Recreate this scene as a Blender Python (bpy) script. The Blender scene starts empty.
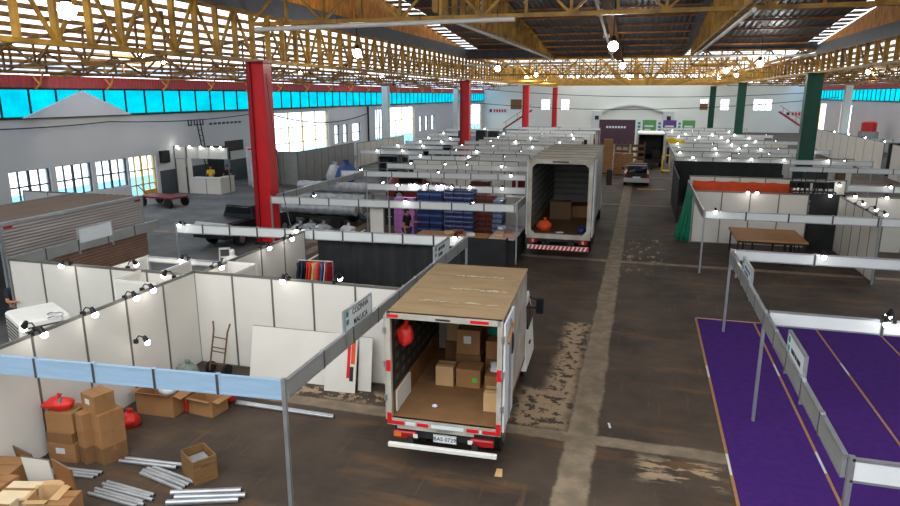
import bpy, math, random
from mathutils import Vector, Matrix
SC = bpy.context.scene; COL = SC.collection
PI = math.pi; rnd = random.Random(11)
ORD = 'first second third fourth fifth sixth seventh eighth ninth tenth eleventh twelfth thirteenth fourteenth fifteenth sixteenth seventeenth eighteenth nineteenth twentieth'.split()

# ------------------------------------------------------------------ mesh building
class MB:
    def __init__(s): s.v = []; s.f = []; s.mi = []; s.sm = []; s.cur = 0; s.M = None
    def add(s, vs, fs, smooth=False):
        b = len(s.v)
        for p in vs:
            p = Vector(p); s.v.append(tuple(s.M @ p) if s.M else tuple(p))
        for f in fs:
            s.f.append([b + i for i in f]); s.mi.append(s.cur); s.sm.append(smooth)
        return s
    def box(s, x0, y0, z0, x1, y1, z1):
        x0, x1 = min(x0, x1), max(x0, x1); y0, y1 = min(y0, y1), max(y0, y1); z0, z1 = min(z0, z1), max(z0, z1)
        return s.add([(x0,y0,z0),(x1,y0,z0),(x1,y1,z0),(x0,y1,z0),(x0,y0,z1),(x1,y0,z1),(x1,y1,z1),(x0,y1,z1)],
              [(3,2,1,0),(4,5,6,7),(0,1,5,4),(1,2,6,5),(2,3,7,6),(3,0,4,7)])
    def cbox(s, c, d): return s.box(c[0]-d[0]/2, c[1]-d[1]/2, c[2]-d[2]/2, c[0]+d[0]/2, c[1]+d[1]/2, c[2]+d[2]/2)
    def rbox(s, x0, y0, z0, x1, y1, z1, b=.02):   # box with chamfered vertical and top edges
        pts = [(x0+b,y0),(x1-b,y0),(x1,y0+b),(x1,y1-b),(x1-b,y1),(x0+b,y1),(x0,y1-b),(x0,y0+b)]
        cx, cy = (x0+x1)/2, (y0+y1)/2; kx = 1-2*b/(x1-x0); ky = 1-2*b/(y1-y0)
        vs = [(p[0],p[1],z0) for p in pts]+[(p[0],p[1],z1-b) for p in pts]+[(cx+(p[0]-cx)*kx, cy+(p[1]-cy)*ky, z1) for p in pts]
        fs = [tuple(range(7,-1,-1)), tuple(range(16,24))]
        for r in (0, 8):
            for i in range(8): j = (i+1) % 8; fs.append((r+i, r+j, r+8+j, r+8+i))
        return s.add(vs, fs)
    def bar(s, p, q, w, h):                       # rectangular bar from p to q: w across (level), h the other way
        p, q = Vector(p), Vector(q); d = (q-p).normalized()
        a = d.cross(Vector((0,0,1)))
        a = Vector((1,0,0)) if a.length < 1e-4 else a.normalized()
        b = a.cross(d).normalized(); a = a*w/2; b = b*h/2
        return s.add([p-a-b,p+a-b,p+a+b,p-a+b,q-a-b,q+a-b,q+a+b,q-a+b], [(0,1,2,3),(7,6,5,4),(1,0,4,5),(2,1,5,6),(3,2,6,7),(0,3,7,4)])
    def tube(s, p, q, r, n=8, r2=None, caps=True):
        p, q = Vector(p), Vector(q); d = (q-p).normalized(); r2 = r if r2 is None else r2
        a = d.orthogonal().normalized(); b = d.cross(a)
        vs = []
        for c, rr in ((p, r), (q, r2)):
            for i in range(n): t = 2*PI*i/n; vs.append(c + a*math.cos(t)*rr + b*math.sin(t)*rr)
        s.add(vs, [(i, (i+1) % n, n+(i+1) % n, n+i) for i in range(n)], True)
        if caps: s.add(vs, [tuple(range(n-1,-1,-1)), tuple(range(n, 2*n))])
        return s
    def path(s, pts, r, n=6):
        for a, b in zip(pts, pts[1:]): s.tube(a, b, r, n)
        return s
    def sphere(s, c, r, nu=10, nv=6, k=(1,1,1), t0=0., t1=PI):
        vs, fs = [], []
        for j in range(nv+1):
            t = t0 + (t1-t0)*j/nv
            for i in range(nu):
                u = 2*PI*i/nu
                vs.append((c[0]+r*k[0]*math.sin(t)*math.cos(u), c[1]+r*k[1]*math.sin(t)*math.sin(u), c[2]+r*k[2]*math.cos(t)))
        for j in range(nv):
            for i in range(nu): fs.append((j*nu+i, (j+1)*nu+i, (j+1)*nu+(i+1) % nu, j*nu+(i+1) % nu))
        return s.add(vs, fs, True)
    def prism(s, pts, axis, a, b):                # polygon pts extruded along axis
        def P(p, t): return {'x': (t,p[0],p[1]), 'y': (p[0],t,p[1]), 'z': (p[0],p[1],t)}[axis]
        n = len(pts)
        return s.add([P(p,a) for p in pts]+[P(p,b) for p in pts], [tuple(range(n-1,-1,-1)), tuple(range(n,2*n))]+[(i,(i+1)%n,n+(i+1)%n,n+i) for i in range(n)])
    def wheel(s, c, r, w, n=18):                  # tyre lying across x
        return s.tube((c[0]-w/2,c[1],c[2]), (c[0]+w/2,c[1],c[2]), r, n)
    def corr(s, o, u, n, amp, pitch, up, thick=.02):   # corrugated sheet: o origin, u vector along length (no waves), n vector across (waves)
        o, u, n, up = Vector(o), Vector(u), Vector(n), Vector(up)
        k = max(2, int(n.length/pitch)*2); vs = []
        for i in range(k+1):
            h = amp if i % 2 else 0
            p = o + n*(i/k) + up*h; vs += [p, p+u]
        m = len(vs); vs += [v+up*thick for v in vs]
        fs = []
        for i in range(k):
            a = 2*i; fs += [(a,a+1,a+3,a+2), (m+a,m+a+2,m+a+3,m+a+1)]
            fs += [(a,a+2,m+a+2,m+a), (a+1,m+a+1,m+a+3,a+3)]
        fs += [(0,m,m+1,1), (2*k,2*k+1,m+2*k+1,m+2*k)]
        return s.add(vs, fs)
    def cloth(s, fn, nu, nv, t=.012):             # double-sided sheet: fn(u,v) -> point
        vs = [Vector(fn(i/nu, j/nv)) for j in range(nv+1) for i in range(nu+1)]
        fs = [(j*(nu+1)+i, j*(nu+1)+i+1, (j+1)*(nu+1)+i+1, (j+1)*(nu+1)+i) for j in range(nv) for i in range(nu)]
        return s.add(vs, fs, True)
    def build(s, name, mat, parent=None, loc=None, rz=0, solid=0):
        me = bpy.data.meshes.new(name); me.from_pydata(s.v, [], s.f)
        for m in (mat if isinstance(mat, (list, tuple)) else [mat]): me.materials.append(m)
        me.polygons.foreach_set('material_index', s.mi); me.polygons.foreach_set('use_smooth', s.sm); me.update()
        o = bpy.data.objects.new(name, me); COL.objects.link(o)
        if parent: o.parent = parent
        if loc: o.location = loc
        if rz: o.rotation_euler = (0,0,rz)
        if solid:
            m = o.modifiers.new('t','SOLIDIFY'); m.thickness = solid
        return o

def tag(o, label, cat, group=None, kind=None):
    o['label'] = label; o['category'] = cat; o['kind'] = kind or 'thing'
    if group: o['group'] = group
    return o
def T(name, label, cat, loc=(0,0,0), rz=0, group=None):
    o = bpy.data.objects.new(name, None); COL.objects.link(o); o.location = loc; o.rotation_euler = (0,0,rz)
    o.empty_display_size = .2
    return tag(o, label, cat, group)
def one(name, label, cat, mb, mat, loc=None, rz=0, group=None, solid=0):
    return tag(mb.build(name, mat, None, loc, rz, solid), label, cat, group)
def S(name, mb, mat, parent=None):
    o = mb.build(name, mat, parent)
    if not parent: o['kind'] = 'structure'
    return o
def kids(o): return [c for c in o.children]
def dup(o, loc, rz=0, label=None, group=None):
    r = o.copy(); COL.objects.link(r); r.location = loc; r.rotation_euler = (0,0,rz)
    if label: r['label'] = label
    if group: r['group'] = group
    for ch in o.children:
        c = ch.copy(); COL.objects.link(c); c.parent = r
        for g in ch.children:
            d = g.copy(); COL.objects.link(d); d.parent = c
    return r
def text(parent, body, size, mat, M, name='lettering', ext=.002, align='CENTER'):
    cu = bpy.data.curves.new(name, 'FONT'); cu.body = body; cu.size = size; cu.extrude = ext
    cu.align_x = align; cu.align_y = 'CENTER'; cu.offset = .09*size/10
    o = bpy.data.objects.new(name, cu); COL.objects.link(o); cu.materials.append(mat); bpy.context.view_layer.update()
    me = bpy.data.meshes.new_from_object(o.evaluated_get(bpy.context.evaluated_depsgraph_get())); bpy.data.objects.remove(o); bpy.data.curves.remove(cu)
    o = bpy.data.objects.new(name, me); COL.objects.link(o)
    o.parent = parent; o.matrix_local = M
    return o
def basis(o, x, y, z): return Matrix(((x[0],y[0],z[0],o[0]),(x[1],y[1],z[1],o[1]),(x[2],y[2],z[2],o[2]),(0,0,0,1)))

# ------------------------------------------------------------------ materials
def srgb(r, g, b):
    f = lambda c: (c/255/12.92) if c/255 <= .04045 else ((c/255+.055)/1.055)**2.4
    return (f(r), f(g), f(b), 1)
def nodes(name):
    m = bpy.data.materials.new(name); m.use_nodes = True; nt = m.node_tree
    b = nt.nodes.get('Principled BSDF'); return m, nt, b
def mat(name, col, rough=.6, metal=0., var=.12, scale=3., bump=0., bscale=40., stretch=None, spec=.4, dirt=None, alpha=None):
    m, nt, b = nodes(name); L = nt.links
    tc = nt.nodes.new('ShaderNodeTexCoord'); mp = nt.nodes.new('ShaderNodeMapping'); L.new(tc.outputs['Object'], mp.inputs[0])
    if stretch: mp.inputs['Scale'].default_value = stretch
    n = nt.nodes.new('ShaderNodeTexNoise'); n.inputs['Scale'].default_value = scale; n.inputs['Detail'].default_value = 5
    L.new(mp.outputs[0], n.inputs['Vector'])
    r = nt.nodes.new('ShaderNodeValToRGB'); r.color_ramp.elements[0].position = .3; r.color_ramp.elements[1].position = .7
    c2 = dirt if dirt else tuple(c*(1-var) for c in col[:3])+(1,)
    c1 = tuple(min(1, c*(1+var*.6)) for c in col[:3])+(1,)
    r.color_ramp.elements[0].color = c2; r.color_ramp.elements[1].color = c1
    L.new(n.outputs['Fac'], r.inputs[0]); L.new(r.outputs[0], b.inputs['Base Color'])
    b.inputs['Roughness'].default_value = rough; b.inputs['Metallic'].default_value = metal
    b.inputs['Specular IOR Level'].default_value = spec
    if bump:
        n2 = nt.nodes.new('ShaderNodeTexNoise'); n2.inputs['Scale'].default_value = bscale; L.new(mp.outputs[0], n2.inputs['Vector'])
        bp = nt.nodes.new('ShaderNodeBump'); bp.inputs['Strength'].default_value = bump; bp.inputs['Distance'].default_value = .02
        L.new(n2.outputs['Fac'], bp.inputs['Height']); L.new(bp.outputs[0], b.inputs['Normal'])
    return m
def emit(name, col, st):
    m, nt, b = nodes(name)
    b.inputs['Base Color'].default_value = col; b.inputs['Emission Color'].default_value = col; b.inputs['Emission Strength'].default_value = st
    return m
def trans(name, col, mixd=.25, var=.15, scale=1.5, stretch=(1,1,1)):   # translucent roofing sheet
    m, nt, b = nodes(name); L = nt.links; nt.nodes.remove(b)
    out = nt.nodes['Material Output']
    tc = nt.nodes.new('ShaderNodeTexCoord'); mp = nt.nodes.new('ShaderNodeMapping'); mp.inputs['Scale'].default_value = stretch
    L.new(tc.outputs['Object'], mp.inputs[0])
    n = nt.nodes.new('ShaderNodeTexNoise'); n.inputs['Scale'].default_value = scale; n.inputs['Detail'].default_value = 4; L.new(mp.outputs[0], n.inputs['Vector'])
    r = nt.nodes.new('ShaderNodeValToRGB'); r.color_ramp.elements[0].position = .3; r.color_ramp.elements[1].position = .7
    r.color_ramp.elements[0].color = tuple(c*(1-var) for c in col[:3])+(1,); r.color_ramp.elements[1].color = col
    L.new(n.outputs['Fac'], r.inputs[0])
    t = nt.nodes.new('ShaderNodeBsdfTranslucent'); d = nt.nodes.new('ShaderNodeBsdfDiffuse'); mx = nt.nodes.new('ShaderNodeMixShader')
    L.new(r.outputs[0], t.inputs[0]); L.new(r.outputs[0], d.inputs[0]); mx.inputs[0].default_value = mixd
    L.new(t.outputs[0], mx.inputs[1]); L.new(d.outputs[0], mx.inputs[2]); L.new(mx.outputs[0], out.inputs[0])
    return m
def glass(name, tint=(.95,.97,1,1), refl=.06):
    m, nt, b = nodes(name); L = nt.links; nt.nodes.remove(b); out = nt.nodes['Material Output']
    t = nt.nodes.new('ShaderNodeBsdfTransparent'); t.inputs[0].default_value = tint
    g = nt.nodes.new('ShaderNodeBsdfGlossy'); g.inputs['Roughness'].default_value = .05
    mx = nt.nodes.new('ShaderNodeMixShader'); mx.inputs[0].default_value = refl
    L.new(t.outputs[0], mx.inputs[1]); L.new(g.outputs[0], mx.inputs[2]); L.new(mx.outputs[0], out.inputs[0]); return m

def floor_mat():
    m, nt, b = nodes('hall_floor'); L = nt.links; N = nt.nodes.new
    geo = N('ShaderNodeTexCoord'); sep = N('ShaderNodeSeparateXYZ'); L.new(geo.outputs['Object'], sep.inputs[0])
    X, Y = sep.outputs[0], sep.outputs[1]
    def M(op, a, b_=0., c=None, clamp=False):
        n = N('ShaderNodeMath'); n.operation = op; n.use_clamp = clamp
        for i, v in enumerate((a, b_, c)):
            if v is None: continue
            if isinstance(v, (int, float)): n.inputs[i].default_value = v
            else: L.new(v, n.inputs[i])
        return n.outputs[0]
    def noise(scale, st=(1,1,1), det=6, rough=.6):
        mp = N('ShaderNodeMapping'); mp.inputs['Scale'].default_value = st; L.new(geo.outputs['Object'], mp.inputs[0])
        n = N('ShaderNodeTexNoise'); n.inputs['Scale'].default_value = scale; n.inputs['Detail'].default_value = det; n.inputs['Roughness'].default_value = rough
        L.new(mp.outputs[0], n.inputs['Vector']); return n.outputs['Fac']
    def mix(f, a, c):
        n = N('ShaderNodeMix'); n.data_type = 'RGBA'
        L.new(f, n.inputs[0])
        for i, v in ((6, a), (7, c)):
            if isinstance(v, tuple): n.inputs[i].default_value = v
            else: L.new(v, n.inputs[i])
        return n.outputs[2]
    def ss(v, lo, hi):
        n = N('ShaderNodeMapRange'); n.interpolation_type = 'SMOOTHSTEP'; n.inputs[1].default_value = lo; n.inputs[2].default_value = hi
        L.new(v, n.inputs[0]); return n.outputs[0]
    wob = noise(1.3, det=5); wobf = noise(7., det=4)
    w = M('ADD', M('MULTIPLY', M('SUBTRACT', wob, .5), .35), M('MULTIPLY', M('SUBTRACT', wobf, .5), .14))
    base = mix(ss(noise(.5, det=8), .3, .7), srgb(58,50,44), srgb(88,74,62))
    rust_brown = M('MULTIPLY', ss(noise(1.1, (.35,1.3,1), 7), .52, .74), .75)
    base = mix(rust_brown, base, srgb(118,86,56))
    streak = M('MULTIPLY', ss(noise(2.2, (2.6,.22,1), 5), .6, .72), .38)
    base = mix(streak, base, srgb(122,92,64))
    streak2 = M('MULTIPLY', ss(noise(2.0, (.2,3.,1), 5), .62, .74), .5)
    base = mix(streak2, base, srgb(40,36,34))
    dark = M('MULTIPLY', ss(noise(.3, det=3), .52, .7), .55)
    base = mix(dark, base, srgb(44,40,38))
    scr = M('MULTIPLY', ss(noise(6., (4.,.08,1), 3), .69, .73), .5)
    base = mix(scr, base, srgb(135,112,86))
    # cool grey concrete in the side aisle
    grey = ss(M('ADD', X, w), -13.2, -13.6)
    base = mix(M('MULTIPLY', grey, .8), base, mix(ss(noise(.5), .35, .65), srgb(88,90,92), srgb(118,120,120)))
    # cast concrete joint strips, both ways
    def strip(axis, c, hw):
        d = M('ABSOLUTE', M('ADD', M('SUBTRACT', axis, c), M('MULTIPLY', w, .5)))
        return M('SUBTRACT', 1., ss(d, hw-.03, hw+.05), clamp=True)
    st = strip(X, -.73, .26)
    for c in (11.3, -12.75): st = M('MAXIMUM', st, strip(X, c, .22))
    for c in (11.35, 25.35, 39.3, 53.2): st = M('MAXIMUM', st, strip(Y, c, .17))
    # worn patches where the coating came off
    def patch(x0, x1, y0, y1, soft, lo, sc, st_=(1,1,1)):
        dx = M('SUBTRACT', M('ABSOLUTE', M('SUBTRACT', M('ADD', X, w), (x0+x1)/2)), (x1-x0)/2)
        dy = M('SUBTRACT', M('ABSOLUTE', M('SUBTRACT', M('ADD', Y, w), (y0+y1)/2)), (y1-y0)/2)
        d = M('MAXIMUM', dx, dy)
        inside = M('SUBTRACT', 1., ss(d, -soft, .1), clamp=True)
        return M('MULTIPLY', inside, ss(noise(sc, st_, 5, .7), lo, lo+.05))
    pt = patch(-1.75, -.95, 12.2, 17.9, .25, .44, 4.)
    pt = M('MAXIMUM', pt, patch(-2.25, -.95, 11.45, 13.4, .3, .43, 4.))
    pt = M('MAXIMUM', pt, patch(.2, 1.75, 10.2, 11.15, .3, .5, 2.6, (.5,1.6,1)))
    pt = M('MAXIMUM', pt, patch(-8.2, -4.3, 11.5, 12.2, .25, .5, 3.5))
    pt = M('MAXIMUM', pt, patch(-.5, 1.2, 23.6, 30., .3, .56, 2.4, (1.5,.5,1)))
    f = M('MAXIMUM', st, M('MULTIPLY', pt, .9))
    cream = mix(ss(noise(2.5, det=6), .35, .7), srgb(122,108,90), srgb(152,134,112))
    cream = mix(pt, cream, srgb(176,150,120))
    L.new(mix(M('MULTIPLY', f, .93), base, cream), b.inputs['Base Color'])
    L.new(ss(noise(1.5), .2, .9), b.inputs['Roughness']); b.inputs['Specular IOR Level'].default_value = .25
    rr = N('ShaderNodeMapRange'); rr.inputs[3].default_value = .5; rr.inputs[4].default_value = .8; L.new(noise(1.5), rr.inputs[0]); L.new(rr.outputs[0], b.inputs['Roughness'])
    bp = N('ShaderNodeBump'); bp.inputs['Strength'].default_value = .25; bp.inputs['Distance'].default_value = .01
    L.new(noise(25.), bp.inputs['Height']); L.new(bp.outputs[0], b.inputs['Normal'])
    return m

K = {}
K['floor'] = floor_mat()
K['panel'] = mat('white_laminate', srgb(214,210,202), .45, var=.05, scale=1.2)
K['post'] = mat('aluminium_post', srgb(120,118,112), .4, .5, var=.15)
K['postd'] = mat('dark_post', srgb(84,80,76), .45, .4, var=.1)
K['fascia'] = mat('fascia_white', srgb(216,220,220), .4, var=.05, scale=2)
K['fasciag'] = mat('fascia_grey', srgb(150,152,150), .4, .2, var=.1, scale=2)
K['blue'] = mat('blue_film', srgb(146,174,200), .4, var=.08, scale=2.5, stretch=(1,6,6))
K['yellow'] = mat('yellow_paint', srgb(182,136,48), .55, var=.35, scale=1.5, dirt=srgb(116,84,32))
K['yellowd'] = mat('yellow_paint_rusty', srgb(158,116,58), .65, var=.4, scale=2.5, dirt=srgb(92,62,36))
K['orange'] = mat('orange_sheet', srgb(238,164,64), .6, var=.3, scale=1.8, stretch=(3,3,1), dirt=srgb(196,112,40))
K['purlin'] = mat('purlin_paint', srgb(186,120,56), .55, var=.3, scale=2, dirt=srgb(120,70,34))
K['deck'] = mat('roof_deck', srgb(74,76,82), .5, .3, var=.2, scale=.8, stretch=(2,.4,1))
K['gutter'] = mat('gutter_grey', srgb(104,108,116), .5, .2, var=.12)
K['red'] = mat('red_paint', srgb(206,30,36), .38, var=.12, scale=.9)
K['redd'] = mat('red_paint_dark', srgb(150,20,28), .45, var=.15, scale=1.)
K['green'] = mat('green_paint', srgb(12,72,56), .45, var=.15, scale=.9)
K['wallg'] = mat('wall_grey_paint', srgb(204,206,208), .7, var=.05, scale=.5)
K['wallw'] = mat('wall_white_paint', srgb(226,230,224), .7, var=.05, scale=.3)
K['wallp'] = mat('wall_cream_paint', srgb(232,222,214), .7, var=.05, scale=.3)
K['wainscot'] = mat('wall_dark_paint', srgb(70,76,82), .6, var=.1)
K['redfascia'] = mat('red_cladding', srgb(190,74,70), .5, var=.15, scale=3, stretch=(1,1,.2))
K['cyan'] = trans('cyan_sheet', (.0,.4,.5,1), .12, .3, 1.2, (1,.5,1))
K['skylight'] = trans('skylight_sheet', (.8,.79,.77,1), .15, .2, 1.)
K['skyblue'] = trans('sky_tint_sheet', (.5,.62,.85,1), .2, .3, 2.)  # blue tint of the sky put into the sheet colour
K['sheet'] = mat('aisle_roof_sheet', srgb(150,146,140), .6, var=.2, scale=1)
K['glass'] = glass('window_glass')
K['frame'] = mat('window_frame', srgb(60,58,54), .5, var=.2)
K['framey'] = mat('window_frame_yellow', srgb(206,164,40), .5, var=.25)
K['card'] = mat('cardboard', srgb(156,113,72), .8, var=.12, scale=2.5)
K['card2'] = mat('cardboard_dark', srgb(128,92,58), .8, var=.15, scale=2.5)
K['card3'] = mat('cardboard_pale', srgb(198,160,114), .8, var=.1, scale=2.5)
K['tape'] = mat('packing_tape', srgb(146,104,62), .3, var=.08)
K['wood'] = mat('wood', srgb(168,122,72), .6, var=.25, scale=3, stretch=(1,8,8))
K['woodd'] = mat('wood_dark', srgb(104,76,50), .65, var=.3, scale=3, stretch=(8,1,8))
K['ply'] = mat('plywood_brown', srgb(128,84,44), .7, var=.2, scale=2.5)
K['black'] = mat('black_cloth', srgb(40,41,43), .85, var=.3, scale=2., bump=.3, bscale=6)
K['blackp'] = mat('black_plastic', srgb(22,22,24), .45, var=.2)
K['dark'] = mat('dark_steel', srgb(44,43,43), .55, .3, var=.25)
K['rubber'] = mat('rubber', srgb(26,25,25), .85, var=.2)
K['chrome'] = mat('bright_steel', srgb(190,192,194), .3, .85, var=.12, scale=4)
K['alu'] = mat('aluminium', srgb(176,180,184), .35, .7, var=.15, scale=3)
K['white'] = mat('white_paint', srgb(224,222,216), .4, var=.06)
K['dirtyw'] = mat('dirty_white_paint', srgb(182,179,170), .5, var=.1, scale=2., dirt=srgb(150,140,124))
K['redp'] = mat('red_plastic', srgb(214,44,38), .4, var=.15, scale=5, bump=.5, bscale=14)
K['redc'] = mat('red_reflector', srgb(206,26,34), .3, var=.05)
K['purple'] = mat('purple_carpet', srgb(70,38,112), .95, var=.14, scale=6, bump=.3, bscale=120, spec=.1)
K['teal'] = mat('green_cloth', srgb(22,136,104), .75, var=.2, scale=2)
K['orangec'] = mat('orange_cloth', srgb(222,78,34), .75, var=.15, scale=3)
K['pink'] = mat('pink_pack', srgb(176,112,180), .5, var=.25, scale=6)
K['bluebox'] = mat('blue_plastic', srgb(28,42,88), .5, var=.3, scale=6)
K['bluel'] = mat('light_blue_plastic', srgb(60,92,150), .5, var=.2)
K['tarp'] = mat('silver_tarp', srgb(170,176,182), .25, .35, var=.3, scale=4, bump=.8, bscale=7)
K['plasticw'] = mat('white_film', srgb(214,218,222), .25, var=.15, scale=4, bump=.7, bscale=6)
K['skin'] = mat('skin', srgb(178,124,96), .6, var=.06)
K['hair'] = mat('hair', srgb(30,24,22), .7, var=.2)
K['navy'] = mat('navy_shirt', srgb(34,36,46), .8, var=.15)
K['jeans'] = mat('jeans', srgb(48,58,82), .85, var=.15)
K['yshirt'] = mat('yellow_shirt', srgb(232,196,30), .8, var=.1)
K['blackshirt'] = mat('black_shirt', srgb(28,24,28), .85, var=.15)
K['carwhite'] = mat('car_silver', srgb(196,198,198), .25, .3, var=.05)
K['carblack'] = mat('car_black', srgb(20,21,23), .45, var=.1)
K['carred'] = mat('car_dark_red', srgb(112,24,28), .3, var=.1)
K['cargreen'] = mat('car_green', srgb(70,200,60), .35, var=.1)
K['carglass'] = mat('car_glass', srgb(24,28,32), .1, var=.05)
K['tail'] = mat('tail_light', srgb(156,22,28), .2, var=.05)
K['amber'] = mat('amber_light', srgb(214,110,40), .2, var=.05)
K['greenb'] = mat('banner_green', srgb(84,150,84), .6, var=.12)
K['maroon'] = mat('banner_maroon', srgb(70,44,60), .6, var=.12)
K['violetb'] = mat('banner_violet', srgb(92,62,130), .6, var=.12)
K['ink'] = mat('dark_ink', srgb(30,36,40), .6, var=.05)
K['inkblue'] = mat('blue_ink', srgb(40,90,140), .6, var=.05)
K['inkteal'] = mat('teal_ink', srgb(30,130,130), .6, var=.05)
K['sign'] = mat('sign_white', srgb(212,218,222), .4, var=.03)
K['outside'] = mat('yard_paving', srgb(110,190,220), .8, var=.15, scale=.3)
K['bulb'] = emit('hall_lamp_glow', (1,.96,.9,1), 120)
K['spotb'] = emit('spot_glow', (1,.97,.92,1), 22)
K['tube'] = emit('tube_glow', (1,.95,.85,1), 6)
K['greentint'] = mat('clear_green_film', srgb(128,142,128), .25, var=.25, scale=5, bump=.8, bscale=8)

K['cream'] = mat('cream_card', srgb(216,196,160), .7, var=.06)

# ------------------------------------------------------------------ the hall
Y0, Y1, XL, XR = -8., 124., -29., 26.
S('floor', MB().box(XL-.4, Y0, -.2, XR+.4, Y1+.4, 0), K['floor'])
S('ground_outside', MB().box(-39, -20, -.32, XL-.41, 150, -.22), K['outside'])
def sheet(o, u, n, amp, pitch, up):
    mb = MB().corr(o, u, n, amp, pitch, up, 0.); h = len(mb.v)//2
    keep = [i for i, f in enumerate(mb.f) if max(f) < h]
    mb.f = [mb.f[i] for i in keep]; mb.mi = [0]*len(keep); mb.sm = [False]*len(keep); mb.v = mb.v[:h]; return mb

def wall_y(name, x, th, ops, ztop, m, y0=Y0, y1=Y1):        # wall along y at x with openings (ya, yb, za, zb)
    mb = MB(); cur = y0; x2 = x+th
    for ya, yb, za, zb in sorted(ops):
        if ya > cur: mb.box(x, cur, 0, x2, ya, ztop)
        if za > 0: mb.box(x, ya, 0, x2, yb, za)
        mb.box(x, ya, zb, x2, yb, ztop); cur = yb
    mb.box(x, cur, 0, x2, y1, ztop)
    return S(name, mb, m)
WL = [(24.5,26.85,1.0,2.58),(27.2,29.55,1.0,2.6),(29.85,32.2,1.0,2.6),(32.35,34.6,.02,2.62),(48.9,58.7,.9,4.75),
      (60.,61.2,1.5,3.3),(62.,63.2,1.5,3.3),(64.2,66.4,1.5,3.3),(70.5,73.6,.5,4.6),(75.,84.,.1,4.75),(86.,87.4,1.4,3.4),(88.6,90.,1.4,3.4),(91.4,93.,1.4,3.4),(113.,122.,.02,4.6)]
wall_y('wall_left', XL, -.35, WL, 5.1, K['wallg'])
WR = [(60.,61.,1.2,4.2),(66.,67.,1.2,4.2),(73.,78.,.1,4.4),(99.,104.,.02,5.),(112.,120.,.02,5.)]
wall_y('wall_right', XR, .35, WR, 5.5, K['wallp'])
S('wall_left_wainscot', MB().box(XL, 34.9, 0, XL+.04, 48.5, 1.55), K['wainscot'])
# glazed openings
for i, (ya, yb, za, zb) in enumerate(WL):
    big = yb-ya > 5; door = i == 3
    mb = MB(); x0, x1 = XL-.2, XL-.1; w = .07
    cols = 4 if big else (2 if (i > 4 and i != 8) else 4); rows = 3 if (big or door) else 2
    if i in (5,6,7,10,11,12): cols, rows = 1, 2
    for k in range(cols+1):
        y = ya+(yb-ya)*k/cols; ww = w*(1.6 if k in (0, cols) or (cols == 4 and k == 2) else .6)
        mb.box(x0, max(ya, y-ww/2), za, x1, min(yb, y+ww/2), zb)
    for k in range(rows+1):
        z = za+(zb-za)*k/rows; mb.box(x0+.01, ya, max(za, z-.035), x1-.01, yb, min(zb, z+.035))
    nm = 'door_1' if door else 'window_%d' % (i+1)
    f = S(nm, mb, K['framey'] if (big or door) else K['frame'])
    S('pane', MB().box(XL-.155, ya+.02, za+.02, XL-.145, yb-.02, zb-.02), K['glass'], f)
    if door: S('kick_panel', MB().box(XL-.19, 33.6, .02, XL-.11, 34.55, .5), K['framey'], f)
for i, (ya, yb, za, zb) in enumerate(WR):
    mb = MB(); c = 2 if yb-ya > 2 else 1
    for k in range(c+1): y = ya+(yb-ya)*k/c; mb.box(XR+.1, max(ya, y-.06), za, XR+.2, min(yb, y+.06), zb)
    mb.box(XR+.11, ya, zb-.1, XR+.19, yb, zb)
    f = S('window_%d' % (i+20), mb, K['framey']); S('pane', MB().box(XR+.145, ya+.02, za+.02, XR+.155, yb-.02, zb-.02), K['glass'], f)
# cyan translucent bands, red cladding and the dark rails that hold them
for side, x, zb, zt, zr in (('left', XL, 5.1, 6.5, 7.15), ('right', XR, 5.5, 6.9, 7.5)):
    sg = 1 if side == 'left' else -1
    S('wall_%s_cyan_band' % side, sheet((x-sg*.1, Y0, zb), (0,0,zt-zb), (0,Y1-Y0,0), .05, .3, (sg,0,0)), K['cyan'])
    S('wall_%s_red_band' % side, MB().corr((x-sg*.06, Y0, zt), (0,0,zr-zt), (0,Y1-Y0,0), .05, .25, (sg,0,0), .03), K['redfascia'])
    mb = MB()
    y = Y0+.6
    while y < Y1: mb.box(x-.04, y, zb, x+.04, y+.07, zt); y += 1.6
    mb.box(x-.06, Y0, zb-.06, x+.06, Y1, zb+.06); mb.box(x-.06, Y0, zt-.05, x+.06, Y1, zt+.05)
    S('trim_%s_band_rails' % side, mb, K['dark'])
# neighbouring gable that pokes up in front of the cyan band
S('wall_left_gable', MB().prism([(25.6,5.1),(32.8,5.1),(29.4,6.42)], 'x', XL+.02, XL+.2), K['wallg'])
# end walls
mb = MB(); OPF = [(-23.9,-21.8,3.6,5.4),(-18.2,-16.6,3.6,5.4),(-14.6,-13.1,3.6,5.4),(9.2,10.5,3.7,5.5),(12.5,13.9,3.7,5.5),(17.7,20.6,3.7,5.5)]
cur = XL-.35
for a, b_, c, d in OPF:
    mb.box(cur, Y1, 0, a, Y1+.3, 8.2); mb.box(a, Y1, 0, b_, Y1+.3, c); mb.box(a, Y1, d, b_, Y1+.3, 8.2); cur = b_
mb.box(cur, Y1, 0, XR+.35, Y1+.3, 8.2); S('wall_far', mb, K['wallw'])
for i, (a, b_, c, d) in enumerate(OPF):
    mb = MB(); 
    for k in range(4): x = a+(b_-a)*k/3; mb.box(max(a, x-.04), Y1+.1, c, min(b_, x+.04), Y1+.16, d)
    mb.box(a, Y1+.1, (c+d)/2-.04, b_, Y1+.16, (c+d)/2+.04)
    f = S('window_%d' % (i+30), mb, K['frame'])
    if i in (0, 3): S('blind', MB().box(a, Y1+.06, c, b_, Y1+.09, d-(.7 if i else .0)), K['card2'], f)
    S('pane', MB().box(a, Y1+.125, c, b_, Y1+.135, d), K['glass'], f)
S('wall_near', MB().box(XL-.35, Y0-.3, 0, XR+.35, Y0, 8.2), K['wallw'])
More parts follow.
